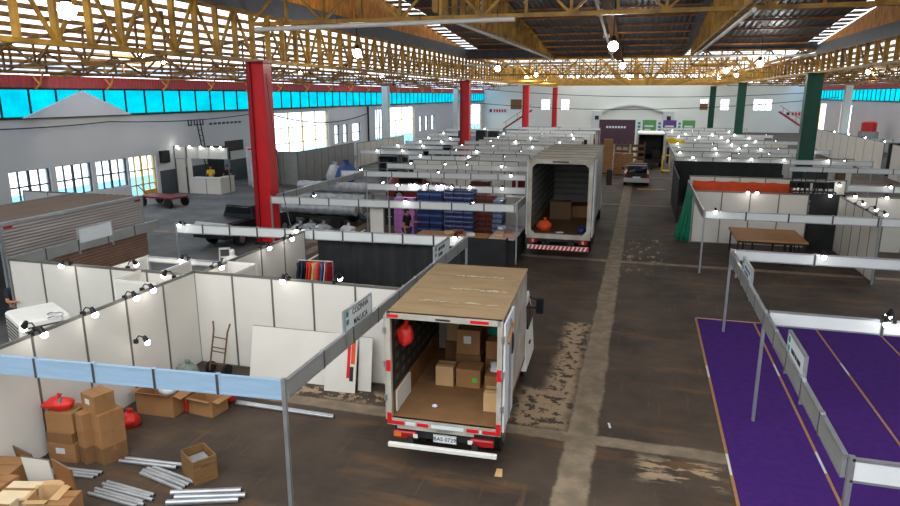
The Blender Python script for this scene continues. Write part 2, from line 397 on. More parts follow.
# arched recess of the far wall
mb = MB(); n = 12; arc = [(-7.2+10.4*k/n, 3.3+1.15*math.sin(PI*k/n)) for k in range(n+1)]
for a, b_ in zip(arc, arc[1:]): mb.bar((a[0],Y1-.25,a[1]), (b_[0],Y1-.25,b_[1]), .5, .28)
mb.box(-9., Y1-.5, 0, -7.2, Y1, 3.4); mb.box(3.2, Y1-.5, 0, 5.1, Y1, 3.4)
mb.cur = 1; mb.box(-8.4, Y1-.54, 1.9, -7.7, Y1-.5, 2.6); mb.box(3.9, Y1-.54, 1.9, 4.6, Y1-.5, 2.6)
S('wall_far_portal', mb, [K['wallg'], K['dark']])

# roof: central decks that slope down into the hall, aisle roofs of sheets and skylights
def deck(name, x0, x1, ya, yb, zb, slope, n_p, m, skylight=None):
    za = zb+slope*(yb-ya)
    d = S(name, MB().corr((x0,ya,za), (0,yb-ya,zb-za), (x1-x0,0,0), .05, .32, (0,0,1), .02), m)
    for k in range(n_p):
        y = yb-.3-k*(yb-ya)/n_p; z = zb+slope*(yb-y)
        S('purlin', MB().bar((x0,y,z-.06), (x1,y,z-.06), .09, .1), K['purlin'], d)
    if skylight:
        for a, b_ in skylight:
            pass
    return d
deck('ceiling', -14.2, -7.6, 6., 58.3, 10.05, .088, 19, K['deck'])
deck('ceiling_middle', -7.6, 2.7, 6., 58.3, 9.35, .088, 20, K['deck'])
deck('ceiling_right', 2.7, 9.4, 4., 47., 9.35, .09, 17, K['deck'])
for nm, x0, x1, ya, yb, zb, sl, wd in (('ceiling_skylight_left', -15.3, -14.2, 6., 58.3, 10.05, .088, 1.), ('ceiling_skylight_right', 9.4, 10., 4., 47., 9.35, .09, .9)):
    d = S(nm, sheet((x0,ya,zb+sl*(yb-ya)), (0,yb-ya,-sl*(yb-ya)), (x1-x0,0,0), .05, .32, (0,0,1)), K['skylight'])
    for k in range(40):
        y = yb-.3-k*(yb-ya)/40; S('roof_strip', MB().bar((x0,y,zb+sl*(yb-y)-.05), (x1,y,zb+sl*(yb-y)-.05), wd, .05), K['deck'], d)
# upright orange sheeting between the column-line girders and the sloping deck, grey gutter below it
for nm, x, y1, zg, z1, sl in (('left', -15.3, 58., 9.42, 10.12, .088), ('right', 10., 46.8, 8.62, 9.2, .09)):
    ya = 6.; z2 = z1+sl*(y1-ya); t = .04
    S('wall_%s_infill' % nm, MB().prism([(ya,z1),(y1,z1),(ya,z2)], 'x', x-t, x+t), K['orange'])
    S('trim_%s_gutter' % nm, MB().box(x-.12, ya, zg, x+.12, y1, z1), K['gutter'])
for nm, x, ya, za, zc, yb, zb, zd in (('left', -7.6, 6., 13.97, 14.66, 58.3, 9.36, 10.06), ('right', 2.7, 6., 13.05, 13.97, 58.3, 8.9, 9.36)):
    S('wall_deck_step_%s' % nm, MB().prism(([(ya,za),(ya,zc),(yb,zd),(yb,zb)] if nm == 'left' else [(6.,12.9),(47.,9.2),(58.3,9.2),(58.3,9.36),(6.,13.97)]), 'x', x-.03, x+.03), K['deck'])
# aisle roofs
def aisle(side, xa, za, xb, zb, y0, y1):
    n = 14; L = (xb-xa)
    d = None
    for k in range(n):
        x0, x1 = xa+L*k/n, xa+L*(k+1)/n; z0, z1 = za+(zb-za)*k/n, za+(zb-za)*(k+1)/n
        if k >= n-3:
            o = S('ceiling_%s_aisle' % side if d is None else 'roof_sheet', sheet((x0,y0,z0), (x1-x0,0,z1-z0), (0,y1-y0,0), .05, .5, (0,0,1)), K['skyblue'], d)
        else:
            fr = .68; xm, zm = x0+(x1-x0)*fr, z0+(z1-z0)*fr
            o = S('ceiling_%s_aisle' % side if d is None else 'roof_sheet', MB().bar(((x0+xm)/2,y0,(z0+zm)/2), ((x0+xm)/2,y1,(z0+zm)/2), abs(xm-x0), .03), K['sheet'], d)
            d = d or o
            S('skylight', sheet((xm,y0,zm), (x1-xm,0,z1-zm), (0,y1-y0,0), .04, .5, (0,0,1)), K['skylight'], d)
        S('purlin', MB().bar((x0,y0,z0-.12), (x0,y1,z0-.12), .07, .16), K['yellowd'], d)
aisle('left', -15.4, 9.9, -29.8, 7.2, Y0, Y1)
aisle('right', 10.1, 9.1, 26.8, 7.5, Y0, Y1)
# far bays of the nave: pale sheets, skylights between
d = None
y = 58.6; k = 0
while y < Y1-1:
    o = S('ceiling_far_bays' if d is None else 'roof_sheet', MB().box(-15.3, y, 9.9, 10., y+.8, 9.94), K['sheet'], d); d = d or o
    S('skylight', sheet((-15.3,y+.8,9.94), (0,1.8,0), (25.3,0,0), .04, .5, (0,0,1)), K['skylight'], d)
    y += 2.6; k += 1
S('ceiling_bay_closure', MB().box(-15.3, 58.32, 9.3, 2.7, 58.42, 10.3).box(2.66, 47.0, 8.9, 10., 47.08, 10.0), K['deck'])
d = S('ceiling_short_bay', MB().box(2.7, 47.1, 9.96, 10., 48.5, 10.0), K['sheet'])
for k in range(4):
    S('roof_sheet', MB().box(2.7, 49.3+2.5*k, 9.96, 10., 50.8+2.5*k, 10.0), K['sheet'], d); S('roof_sheet', MB().box(2.7, 48.5+2.5*k, 9.98, 10., 49.3+2.5*k, 10.02), K['sheet'], d)
# white painted joint between bays, parking lines in the aisle
for i, (a, b_) in enumerate((((-14.5,30.7),(-15.1,36.2)), ((-12.2,25.6),(-12.32,28.3)), ((-12.0,21.),(-12.15,23.6)))):
    S('trim_%d' % (i+1), MB().bar((a[0],a[1],.004), (b_[0],b_[1],.004), .12, .008), K['white'])

# ------------------------------------------------------------------ girders and columns
def girder(label, P, Q, h0, h1, n, m, cw=.14, vw=(.11,.2), diag=2, group='roof girders', rev=False, dw=.09, k0=0):
    P, Q = Vector(P), Vector(Q); t = T('roof_truss', label, 'roof truss', P, 0, group); D = Q-P
    at = lambda s, z: D*s + Vector((0,0,z*(h0+(h1-h0)*s)))
    MB().bar((0,0,0), D, cw*1.6, cw).build('bottom_chord', m, t)
    MB().bar(at(0,1), at(1,1), cw*1.6, cw).build('top_chord', m, t)
    ax = D.normalized()
    for k in range(k0, n+1):
        a, b_ = at(k/n,0), at(k/n,1)
        mb = MB(); sd = ax.cross(Vector((0,0,1))).normalized()
        hw, hd = vw[0]/2, vw[1]/2
        vs = [p + ax*i*hw + sd*j*hd for p in (a, b_) for i, j in ((-1,-1),(1,-1),(1,1),(-1,1))]
        mb.add(vs, [(3,2,1,0),(4,5,6,7),(0,1,5,4),(1,2,6,5),(2,3,7,6),(3,0,4,7)])
        mb.build('upright', m, t)
        if k < n and diag and k % (3-diag) == 0:
            q = (k % 2 == 0) != rev
            MB().bar(at(k/n, 0 if q else 1), at((k+1)/n, 1 if q else 0), dw, dw).build('diagonal', m, t)
    return t
ZC = 7.55
for i, (ya, yb) in enumerate(((3., 24.5), (24.5, 58.4), (58.4, 90.4), (90.4, 123.))):
    girder('yellow lattice girder along the red columns, %s' % ('bay in front of the first column', 'bay between the first and second column', 'bay between the second and third column', 'last bay at the far wall')[i],
           (-15.3,ya,ZC), (-15.3,yb,ZC), 1.9, 1.9, int((yb-ya)/1.15), K['yellow'], diag=2 if i < 2 else 1, k0=int(i > 0))
for i, (ya, yb) in enumerate(((4., 46.5), (46.5, 78.5), (78.5, 110.5))):
    girder('yellow lattice girder along the green columns, %s bay' % ('first', 'second', 'third')[i],
           (10.,ya,ZC), (10.,yb,ZC), 1.1, 1.1, int((yb-ya)/1.35), K['yellow'], diag=1, k0=int(i > 0))
girder('yellow ridge-to-valley truss hanging under the deck on the red column side', (-7.6,24.5,9.2), (-7.6,58.2,9.2), 3.0, .12, 26, K['yellow'], .1, (.1,.22), 1)
girder('yellow ridge-to-valley truss hanging under the deck on the green column side', (2.75,14.,8.75), (2.75,46.8,8.75), 3.5, .55, 24, K['yellow'], .1, (.1,.22), 1)
girder('yellow cross truss over the first red column', (-15.3,24.5,8.95), (10.,24.5,8.95), 1.5, 1.5, 16, K['yellow'], .14, (.1,.12), 2)
girder('yellow cross truss spanning from the second red column', (-15.3,58.5,7.9), (10.,58.5,7.9), 1.35, 1.35, 18, K['yellow'], .12, (.08,.1), 2, dw=.08)
for i, y in enumerate((66.5, 74.5, 82.5, 90.6, 99., 108.)):
    girder('rusty yellow cross truss over the far bays, %s beyond the second red column' % ORD[i], (-15.3,y,7.7), (10.,y,7.7), 1.9, 1.9, 16, K['yellow'], .16, (.12,.12), 2, dw=.12)
girder('yellow cross truss resting on the first green column', (2.7,46.7,8.05), (10.,46.7,8.05), .9, .9, 8, K['yellowd'], .1, (.08,.1), 2)
for i, y in enumerate((19.5, 27.5, 35.5, 43.5, 52., 61., 72., 85.)):
    girder('thin rusty yellow truss across the side aisle, %s from the camera' % ORD[i], (-28.8,y,7.1), (-15.5,y,7.35), .1, 1.5, 12, K['yellowd'], .09, (.06,.07), 2, 'aisle trusses', True, .07)
for i, (x, ya, yb) in enumerate(((-22., 12., 58.), (-22., 58., 104.))):
    girder('long thin yellow lattice purlin truss in the side aisle, %s' % ('near stretch' , 'far stretch')[i], (x,ya,7.0), (x,yb,7.0), .78, .78, 26, K['yellowd'], .07, (.06,.07), 2, 'aisle trusses', False, .06)
for i, y in enumerate((52., 60., 69., 80., 95.)):
    girder('thin yellow truss across the aisle behind the green columns, %s' % ORD[i], (10.2,y,7.4), (25.8,y,7.35), 1.2, .1, 12, K['yellowd'], .09, (.06,.07), 2, 'aisle trusses', False, .07)
girder('rusty yellow truss running over the white pole, beyond the first green column', (17.5,40.,7.3), (17.5,90.,7.3), .9, .9, 24, K['yellowd'], .08, (.06,.07), 2, 'aisle trusses')
# curly brackets under the red band
y = 22.; k = 0
while y < 100:
    t = one('roof_bracket', 'small orange bracket against the red cladding, %s along the wall' % ORD[k], 'bracket',
        MB().path([(0,0,0),(.35,0,.25),(.6,0,.75),(.45,0,.95)], .05).path([(.35,0,.25),(0,0,.6)], .04), K['orange'], (XL+.04, y, 6.45), 0, 'brackets under the red band')
    y += 4.6; k += 1

def column(label, x, y, h, w, m, md):
    t = T('steel_column', label, 'column', (x,y,0))
    MB().rbox(-w/2, -w/2, 0, w/2, w/2, h, .03).build('shaft', m, t)
    MB().box(-w/2-.06, -w/2-.1, .1, -w/2+.12, -w/2+.02, h).build('flange', md, t)
    MB().box(-w*.75, -w*.75, 0, w*.75, w*.75, .1).build('base_plate', K['dark'], t)
    MB().box(-w*.62, -w*.62, h, w*.62, w*.62, h+.06).build('cap_plate', md, t)
    return t
column('tall red steel column rising beside the black pickup', -15.1, 24.6, 7.45, .66, K['red'], K['redd'])
column('red steel column standing behind the white cabinets, second from the pickup', -15.3, 58.4, 7.4, .75, K['red'], K['redd'])
column('red steel column behind the open truck, third in the red line', -15.3, 90.4, 7.4, .75, K['red'], K['redd'])
column('farthest red steel column, fourth in the red line', -15.3, 121., 7.4, .75, K['red'], K['redd'])
column('thick dark green column behind the orange cloth, first of the green line', 9.95, 46.5, 7.45, .85, K['green'], K['green'])
column('dark green column standing among the far stands, second of the green line', 9.95, 78.5, 7.45, .8, K['green'], K['green'])
column('farthest dark green column, third of the green line', 9.95, 110.5, 7.45, .8, K['green'], K['green'])
for i, y in enumerate((70., 99.)):
    one('white_column', 'pale concrete column by the cyan band, %s' % ('beside the bright opening' , 'near the far corner')[i], 'column', MB().rbox(-.35,-.35,0,.35,.35,7.2,.03), K['wallw'], (-27.5,y,0))
one('white_column', 'pale column before the cyan band on the green column side', 'column', MB().rbox(-.35,-.35,0,.35,.35,7.2,.03), K['wallw'], (21.,82.,0))
# white pipes slung under the trusses
def pipe(label, p, q, r=.07): 
    t = T('overhead_pipe', label, 'pipe', p); q = Vector(q)-Vector(p)
    MB().tube((0,0,0), q, r, 8).build('pipe_run', K['white'], t)
    for s in (.06, .34, .66, .94): MB().tube(q*s, q*s+Vector((0,0,.35)), .015, 5).build('hanger', K['dark'], t)
pipe('white pipe running under the cross truss from the first red column', (-15.0,24.3,8.72), (-4.6,24.3,8.82), .09)
pipe('white pipe hung level at the second red column', (-15.0,57.,8.7), (-6.,57.,8.75))
pipe('white pipe hung level at the first green column', (2.6,46.,8.55), (9.8,46.,8.55))
pipe('slanting white pipe along the deck truss on the red column side', (-7.4,26.,9.0), (-7.4,57.,9.0))
pipe('slanting white pipe along the deck truss on the green column side', (2.9,22.,8.62), (2.9,46.,8.62))
t = T('ridge_duct', 'brown ridge beam with a white pipe under the middle of the deck', 'beam', (-2.2,30.,0))
MB().bar((0,0,11.6), (0,28.2,9.1), .5, .25).build('beam', K['ply'], t)
MB().tube((-.5,0,11.4), (-.5,28,9.0), .09, 8).build('pipe_run', K['white'], t)
for k in range(4): MB().box(-.7, 3+k*7, 11.15-k*.62, -.3, 3.25+k*7, 11.35-k*.62).build('clamp', K['white'], t)

# ------------------------------------------------------------------ hall lamps
def lamp_proto():
    t = T('pendant_lamp', 'lamp', 'lamp', (0,0,0), 0, 'hanging hall lamps')
    MB().tube((0,0,.35), (0,0,1.7), .02, 6).build('cord', K['dark'], t)
    MB().tube((0,0,.2), (0,0,.4), .12, 10, .06).build('lamp_cap', K['dark'], t)
    MB().sphere((0,0,.02), .19, 10, 6).build('bulb', K['bulb'], t)
    return t
LP = [(-12.5,12.6,'big bright hanging lamp in the first bay'),(-23.7,28.,'hanging lamp before the roof trusses of the side aisle'),(-25.2,31.5,'hanging lamp just above the cyan band'),(-12.6,28.7,'bright hanging lamp just beyond the first red column'),
      (-25.7,47.5,'hanging lamp in the aisle above the tall window'),(-24.7,62.,'hanging lamp in the aisle over the pale columns'),(-10.2,47.8,'hanging lamp before the second red column'),(-12.5,73.7,'hanging lamp between the second and third red columns'),
      (-9.8,63.,'hanging lamp over the rows beyond the white truck'),(-12.7,90.,'hanging lamp at the third red column'),(-1.3,27.3,'big hanging lamp over the middle aisle'),(-1.5,45.,'hanging lamp under the ridge beam'),
      (-1.7,68.7,'lamp below the far end of the ridge beam'),(-2.1,93.,'farthest lamp over the middle aisle'),(5.9,56.6,'hanging lamp over the green-column stands'),(7.6,79.5,'hanging lamp before the second green column'),
      (8.,68.,'hanging lamp between the first two green columns'),(6.5,44.5,'bright hanging lamp over the orange cloth'),(17.1,62.,'hanging lamp in the aisle behind the green columns'),(-27.2,86.,'hanging lamp at the far end of the cyan band'),
      (20.,40.,'added unseen fill lamp beyond the long white stands'),(-1.4,9.,'added unseen fill lamp above the near truck'),(12.,16.,'added unseen fill lamp above the purple carpets'),(-19.,6.,'added unseen fill lamp above the near side aisle'),(12.,-2.,'added unseen fill lamp behind the viewpoint'),(-9.,-3.,'added unseen fill lamp by the boxes behind the viewpoint')]  # lamps of this row are out of view, added for base light
lp = lamp_proto()
for i, (x, y, lab) in enumerate(LP):
    o = lp if i == 0 else dup(lp, (0,0,0))
    o.location = (x,y,8.); o['label'] = lab

# ------------------------------------------------------------------ exhibition stands: post-and-panel screens and fascia beams
def seg(mb, axis, a, b, c, th, z0, z1, o=0.):
    return mb.box(a, c-th/2+o, z0, b, c+th/2+o, z1) if axis == 'x' else mb.box(c-th/2+o, a, z0, c+th/2+o, b, z1)
def screen(label, axis, a, b, c, n, h=2.26, m='panel', pm='post', group='white panel screens', sk=0):
    O = (a,c,0) if axis == 'x' else (c,a,0); t = T('booth_screen', label, 'panel screen', O, sk, group); L = b-a
    for k in range(n): seg(MB(), axis, L*k/n+.02, L*(k+1)/n-.02, 0, .03, .03, h-.05).build('panel', K[m], t)
    for k in range(n+1): seg(MB(), axis, L*k/n-.022, L*k/n+.022, 0, .05, 0, h).build('post', K[pm], t)
    mb = MB(); seg(mb, axis, 0, L, 0, .045, h-.055, h); mb.build('top_rail', K[pm], t); seg(MB(), axis, 0, L, 0, .04, 0, .04).build('foot_rail', K[pm], t)
    return t
def fascia(label, axis, a, b, c, posts, z0=1.97, z1=2.27, m='fascia', n=None, group='fascia beams', jm='postd', pm='alu', sk=0):
    O = (a,c,0) if axis == 'x' else (c,a,0); t = T('booth_fascia', label, 'fascia beam', O, sk, group); L = b-a
    n = n or max(1, round(L/2.1))
    for k in range(n): seg(MB(), axis, L*k/n+.012, L*(k+1)/n-.012, 0, .05, z0+.02, z1-.02).build('fascia_board', K[m], t)
    mb = MB()
    for k in range(1, n): seg(mb, axis, L*k/n-.03, L*k/n+.03, 0, .062, z0-.015, z1+.015)
    seg(mb, axis, 0, L, 0, .06, z1-.03, z1); seg(mb, axis, 0, L, 0, .06, z0, z0+.03)
    mb.build('beam_frame', K['alu' if m != 'blue' else 'blue'], t)
    if n > 1:
        for k in range(1, n): seg(MB(), axis, L*k/n-.022, L*k/n+.022, 0, .066, z0-.01, z1+.01).build('joint_clip', K[jm], t)
    for p in posts: seg(MB(), axis, p-a-.03, p-a+.03, 0, .06, 0, z1+.02).build('post', K[pm], t)
    return t
# clip-on spotlights: clamp on the top rail, short arm, black head, glowing lamp
def spot_proto():
    t = T('clip_spotlight', 'spot', 'spotlight', (0,0,-50), 0, 'clip-on spotlights')
    MB().box(-.03,-.04,-.05,.03,.04,.03).build('clamp', K['blackp'], t)
    MB().path([(0,0,.02),(0,-.08,.12),(0,-.24,.1)], .012, 5).build('arm', K['dark'], t)
    MB().tube((0,-.2,.13), (0,-.27,.02), .035, 10, .06).build('lamp_head', K['blackp'], t)
    MB().sphere((0,-.28,.0), .06, 10, 6).build('bulb', K['spotb'], t)
    return t
SP = spot_proto(); spn = [0]
def spot(x, y, z, rz, label):
    o = SP if spn[0] == 0 else dup(SP, (0,0,0))
    spn[0] += 1; o.location = (x,y,z); o.rotation_euler = (0,0,rz); o['label'] = label; return o
def sign(label, axis, a, b, c, z0, z1, face, lines, inkm, sz=.1):
    O = (a,c,0) if axis == 'x' else (c,a,0); L = b-a; t = T('stand_sign', label, 'sign', O)
    seg(MB(), axis, 0, L, 0, .03, z0, z1).build('sign_board', K['sign'], t)
    mb = MB(); seg(mb, axis, -.03, .0, 0, .05, z0-.3, z1+.03); seg(mb, axis, L, L+.03, 0, .05, z0-.3, z1+.03); seg(mb, axis, 0, L, 0, .05, z1, z1+.03)
    mb.build('sign_frame', K['alu'], t)
    zc = (z0+z1)/2
    xd = (0,face,0) if axis == 'y' else (1,0,0); nd = (-face if axis == 'y' and False else (1,0,0) if face > 0 else (-1,0,0)) if axis == 'y' else (0,-1,0)
    lo = .04 if face > 0 else L-.04
    mb = MB()
    for i, dz in enumerate((.1, -.04)): seg(mb, axis, lo, lo+face*.1, 0, .04, zc+dz-.03, zc+dz+.06)
    if lines: mb.build('emblem', K['inkteal'], t)
    for i, s in enumerate(lines):
        z = zc+(len(lines)-1)*sz*.62-i*sz*1.3
        if isinstance(s, str):
            o = (nd[0]*.018, L/2+face*.08, z) if axis == 'y' else (L/2+.08, -.018, z)
            text(t, s, sz, K[inkm], basis(o, xd, (0,0,1), nd))
        else:           # writing too small to read: a broken line of ink
            mb = MB(); p = L*.24
            for w in s:
                q = p if face > 0 else L-p-w
                seg(mb, axis, q, q+w, 0, .036, z-sz*.38, z+sz*.38); p += w+.035
            mb.build('lettering', K[inkm], t)
    return t

# near stand with the boxes
screen('white panel screen behind the stacked cartons, running toward the leaning boards', 'y', 6.02, 12.52, -9.75, 6, group=None)
screen('white panel screen behind the hand truck and the leaning white board', 'x', -9.75, -4.7, 12.52, 5, group=None)
screen('white panel screen continuing past the hand truck toward the red column', 'y', 12.6, 17.4, -9.55, 4, group=None)
fascia('light blue fascia beam in front of the stacked cartons', 'x', -9.76, -4.65, 7.26, (-4.65,), 1.97, 2.27, 'blue', 5, jm='postd', group=None, sk=.085)
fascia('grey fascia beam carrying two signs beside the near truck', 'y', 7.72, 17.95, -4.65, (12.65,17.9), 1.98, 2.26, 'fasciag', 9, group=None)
sign('white sign with two large dark words and teal emblem on the grey fascia beam', 'y', 9.7, 10.82, -4.65, 2.27, 2.62, 1, ['COZINHA','MALUCA'], 'ink', .15)
sign('white sign with two dark lines at the far end of the grey fascia beam', 'y', 14.8, 16.05, -4.65, 2.27, 2.6, 1, [(.16,.12,.18),(.1,.2)], 'ink', .11)
fascia('long white fascia beam just before the red column and pickup', 'x', -13.9, -4.65, 17.22, (-13.9,-9.75,), 1.97, 2.27, 'fascia', 10, group=None, sk=.065)
# stand behind with the cooling units
screen('white panel screen in front of the corrugated truck body', 'x', -14.9, -9.8, 12.25, 5, group=None)
fascia('white fascia beam along the corrugated truck body with a blank board', 'y', 12.3, 17.7, -15., (12.3,), 1.95, 2.25, 'fasciag', 5, group=None)
sign('blank cream board standing on the beam before the corrugated truck body', 'y', 14.5, 15.7, -14.98, 2.15, 2.55, 1, [], 'ink')
screen('short white cubicle screen behind the carton stand, front side', 'x', -10.95, -9.85, 11.4, 1, pm='white', group=None)
screen('short white cubicle screen facing the carton stand, deep side', 'y', 11.45, 12.2, -10.98, 1, pm='white', group=None)
fascia('thin white frame beam over the empty cubicle behind the cartons', 'x', -11.8, -9.7, 13.45, (-11.8,-10.6), 2.1, 2.25, 'white', 2, group=None)
screen('short white screen closing the cubicle beside the clothes rack', 'x', -9.5, -8.75, 13.5, 1, pm='white', group=None)
screen('narrow white return screen of the cubicle, meeting the back of the carton stand', 'y', 12.58, 13.45, -8.72, 1, pm='white', group=None)
screen('narrow white cubicle partition behind the hand truck', 'y', 12.32, 13.3, -10.45, 1, pm='white', group=None)
screen('narrow white cubicle partition beside the cooling units', 'y', 12.32, 13.4, -11.8, 1, pm='white', group=None)
# black net walls
def drape(label, p0, p1, z0, z1, m, n=14, amp=.06, name='curtain', cat='curtain'):
    p0, p1 = Vector(p0), Vector(p1); d = p1-p0; nn = Vector((-d.y,d.x)).normalized()
    def fn(u, v):
        a = amp*math.sin(u*n*2*PI)*(1-.5*v)+.03*math.sin(u*7+v*5)
        return (d.x*u+nn.x*a, d.y*u+nn.y*a, z0+(z1-z0)*v-.04*abs(math.sin(u*n*PI))*(v > .9))
    return one(name, label, cat, MB().cloth(fn, n*8, 5), K[m], (p0.x,p0.y,0), solid=.012)
drape('wide black net curtain hung behind the carton stand', (-9.3,17.78), (-4.8,18.06), .02, 2.0, 'black', 9, .09)
# right front stand over the purple carpet
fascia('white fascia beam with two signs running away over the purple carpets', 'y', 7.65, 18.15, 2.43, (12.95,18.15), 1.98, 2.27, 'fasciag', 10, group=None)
fascia('white fascia beam crossing the purple carpets closest to the viewer', 'x', 2.48, 10., 7.6, (2.48,), 1.98, 2.27, 'fascia', 2, group=None)
fascia('white fascia beam crossing the middle of the purple carpets', 'x', 2.5, 10., 12.98, (7.6,), 1.98, 2.27, 'fascia', 4, group=None)
fascia('white fascia beam along the far ends of the purple carpets', 'x', 2.48, 10.2, 18.2, (7.6,), 1.98, 2.27, 'fascia', 4, group=None)
sign('white sign with blue lines at the far end of the purple carpets', 'y', 14.85, 16.1, 2.45, 2.18, 2.56, -1, [(.3,.22,.16),(.2,.3)], 'inkblue', .08)
sign('white sign with dark blue writing above the middle of the purple carpets', 'y', 9.85, 10.95, 2.45, 2.15, 2.56, -1, [(.24,.09,.22)], 'ink', .1)
sign('small white board at the corner post by the far end of the purple carpets', 'y', 17.1, 17.9, 2.45, 2.1, 2.3, -1, [], 'ink', .1)
# second stand on that side: table, black panel, coloured cloths
fascia('white fascia beam in front of the wooden table', 'x', 2.28, 13., 24.42, (2.28,7.72,13.), 1.98, 2.27, 'fascia', 8, group=None)
fascia('slanting white fascia beam beside the green cloth', 'y', 24.5, 33.1, 2.25, (29.7,33.1), 1.98, 2.27, 'fasciag', 8, group=None)
screen('white panel screen behind the wooden table', 'x', 2.3, 6.7, 29.75, 4, group=None)
one('dark_display_board', 'black exhibition panel standing beside the wooden table', 'panel', MB().box(0,-.03,0,1.22,.03,2.3), K['black'], (6.76,29.7,0))
screen('white panel screen past the black panel', 'x', 8.06, 12.4, 29.75, 4, group=None)
screen('white panel screen jutting toward the viewer beside the black panel', 'y', 24.5, 29.6, 7.8, 5, group=None)
screen('white screen behind the orange cloth', 'x', 2.3, 8.9, 33.2, 6, 2.5, group=None)
fascia('white fascia beam past the stack of black chairs', 'x', 9.0, 14.5, 33.3, (14.5,), 1.98, 2.27, 'fascia', 3, group=None)
drape('orange cloth draped across the white screen', (2.45,33.05), (6.75,33.05), .9, 2.3, 'orangec', 5, .05, 'hanging_cloth', 'cloth')
def gfn(u, v):
    w = (.62-.5*v)*(1-.15*v); return (.1-w*u, -.35+(.85*u)*(1-v*.4)+1.5*v*v*u+.07*math.sin(u*22)*(1.1-v), .02+2.24*v)
one('hanging_cloth', 'green cloth hanging over the corner of the stand', 'cloth', MB().cloth(gfn, 40, 8), K['teal'], (2.12,29.85,0), solid=.012)
screen('black panel screen behind the orange cloth', 'x', 1.95, 7.7, 41.1, 5, 2.45, 'black', 'dark', None)
screen('black panel screen edging the middle aisle behind the green cloth', 'y', 34.3, 41., 1.9, 6, 2.2, 'black', 'dark', None)
fascia('white fascia beam past the black screens', 'x', 8.1, 15., 41.3, (8.1,15.), 1.98, 2.27, 'fascia', 4, group=None)

# further rows
ROWL = [(23.6,-14.1,-4.25,8),(28.2,-12.,-4.7,5),(32.9,-15.4,-5.5,7),(37.,-14.4,-5.9,5),(42.4,-15.,-7.,5),(46.9,-15.,-7.,5),(52.,-14.6,-5.4,5),(57.4,-15.,-5.2,5),(63.,-14.6,-5.2,4),(69.,-15.,-5.,4),(76.,-15.,-5.,4),(84.,-15.,-5.,4)]
for i, (y, a, b, n) in enumerate(ROWL):
    fascia('white fascia beam over the %s row of stands counted from the pickup' % ORD[i], 'x', a, b, y-.07*(b+4.3-4.3-a)*.9+.2, (a,(a+b)/2,b), 1.97, 2.27, 'fascia', n, 'fascia beams of the far stands', sk=.065)
    if i in (1,3,4,6,7,8,9,10,11):
        w = (b-a)*.45
        screen('white panel screen at the back of the %s row counted from the pickup' % ORD[i], 'x', a+.4 if i % 2 else b-w-.4, a+w+.4 if i % 2 else b-.4, y+3.2, 4, 2.2, group='screens of the far stands') if i not in (1,) else None
ROWR = [(45.6,2.2,13.5,5),(49.4,2.2,9.8,4),(54.2,2.3,13.2,4),(58.6,2.3,9.6,4),(63.7,2.1,13.,4),(68.4,2.2,10.,4),(73.5,2.4,12.6,4),(79.6,2.4,9.6,4),(87.,2.4,12.,4)]
for i, (y, a, b, n) in enumerate(ROWR):
    fascia('white fascia beam over the %s stand row behind the black screens' % ORD[i], 'x', a, b, y, (a,(a+b)/2,b), 1.98, 2.28, 'fascia', n, 'fascia beams of the far stands')
    w = (b-a)*.5
    screen('white panel screen in the %s stand row behind the black screens' % ORD[i], 'x', a+.3 if i % 2 else b-w-.3, a+w+.3 if i % 2 else b-.3, y+2.6, 4, 2.2, group='screens of the far stands')
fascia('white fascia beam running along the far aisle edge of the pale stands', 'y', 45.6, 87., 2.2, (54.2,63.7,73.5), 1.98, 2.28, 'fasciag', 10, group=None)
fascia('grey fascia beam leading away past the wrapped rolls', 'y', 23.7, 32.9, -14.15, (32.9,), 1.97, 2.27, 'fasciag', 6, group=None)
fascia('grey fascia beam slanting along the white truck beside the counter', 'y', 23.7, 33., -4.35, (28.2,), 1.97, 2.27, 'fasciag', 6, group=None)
screen('narrow white panel at the end of the counter stand by the pink packs', 'x', -10.15, -9.55, 23.85, 1, 2.2, group=None)
for i, (y, a, b) in enumerate(((45.5,-20.,-15.2),(50.5,-20.4,-15.2),(55.5,-20.,-15.3),(60.5,-21.,-15.8),(68.,-22.,-16.),(78.,-23.,-16.))):
    fascia('white fascia beam in the outer aisle block past the wine red car, %s row' % ORD[i], 'x', a, b, y, (a,b), 1.97, 2.27, 'fascia', 3, 'fascia beams of the outer block', sk=.06)
    if i % 2 == 0: screen('white panel screen in the outer aisle block past the wine red car, %s row' % ORD[i], 'x', a+.3, b-2., y+2.8, 3, 2.2, group='screens of the outer block')
    for k in range(2): spot(a+(b-a)*(.3+.4*k), y+.06*(b-a)*(.3+.4*k), 2.27, 0, 'clip-on spotlight over the outer aisle block past the wine red car, %s row, %s' % (ORD[i], ('outer end','inner end')[k]))
# long white stands by the far side wall
screen('long white screen beside the bare floor near the side wall', 'y', 60., 82., 18.4, 9, 2.6, 'panel', 'post', None)
screen('long white screen nearer the viewer beside the side wall', 'y', 40., 57.5, 18.2, 8, 2.6, 'panel', 'post', None)
screen('dark screen closing the gap between the two long white screens', 'x', 18.4, 22., 59., 3, 2.6, 'black', 'post', None)
fascia('white fascia beam above the long white screens, far one', 'x', 18.5, 25.5, 66., (25.5,), 2.2, 2.5, 'fascia', 3, group=None)
fascia('white fascia beam above the long white screens, near one', 'x', 18.3, 25.5, 52., (25.5,), 2.2, 2.5, 'fascia', 3, group=None)
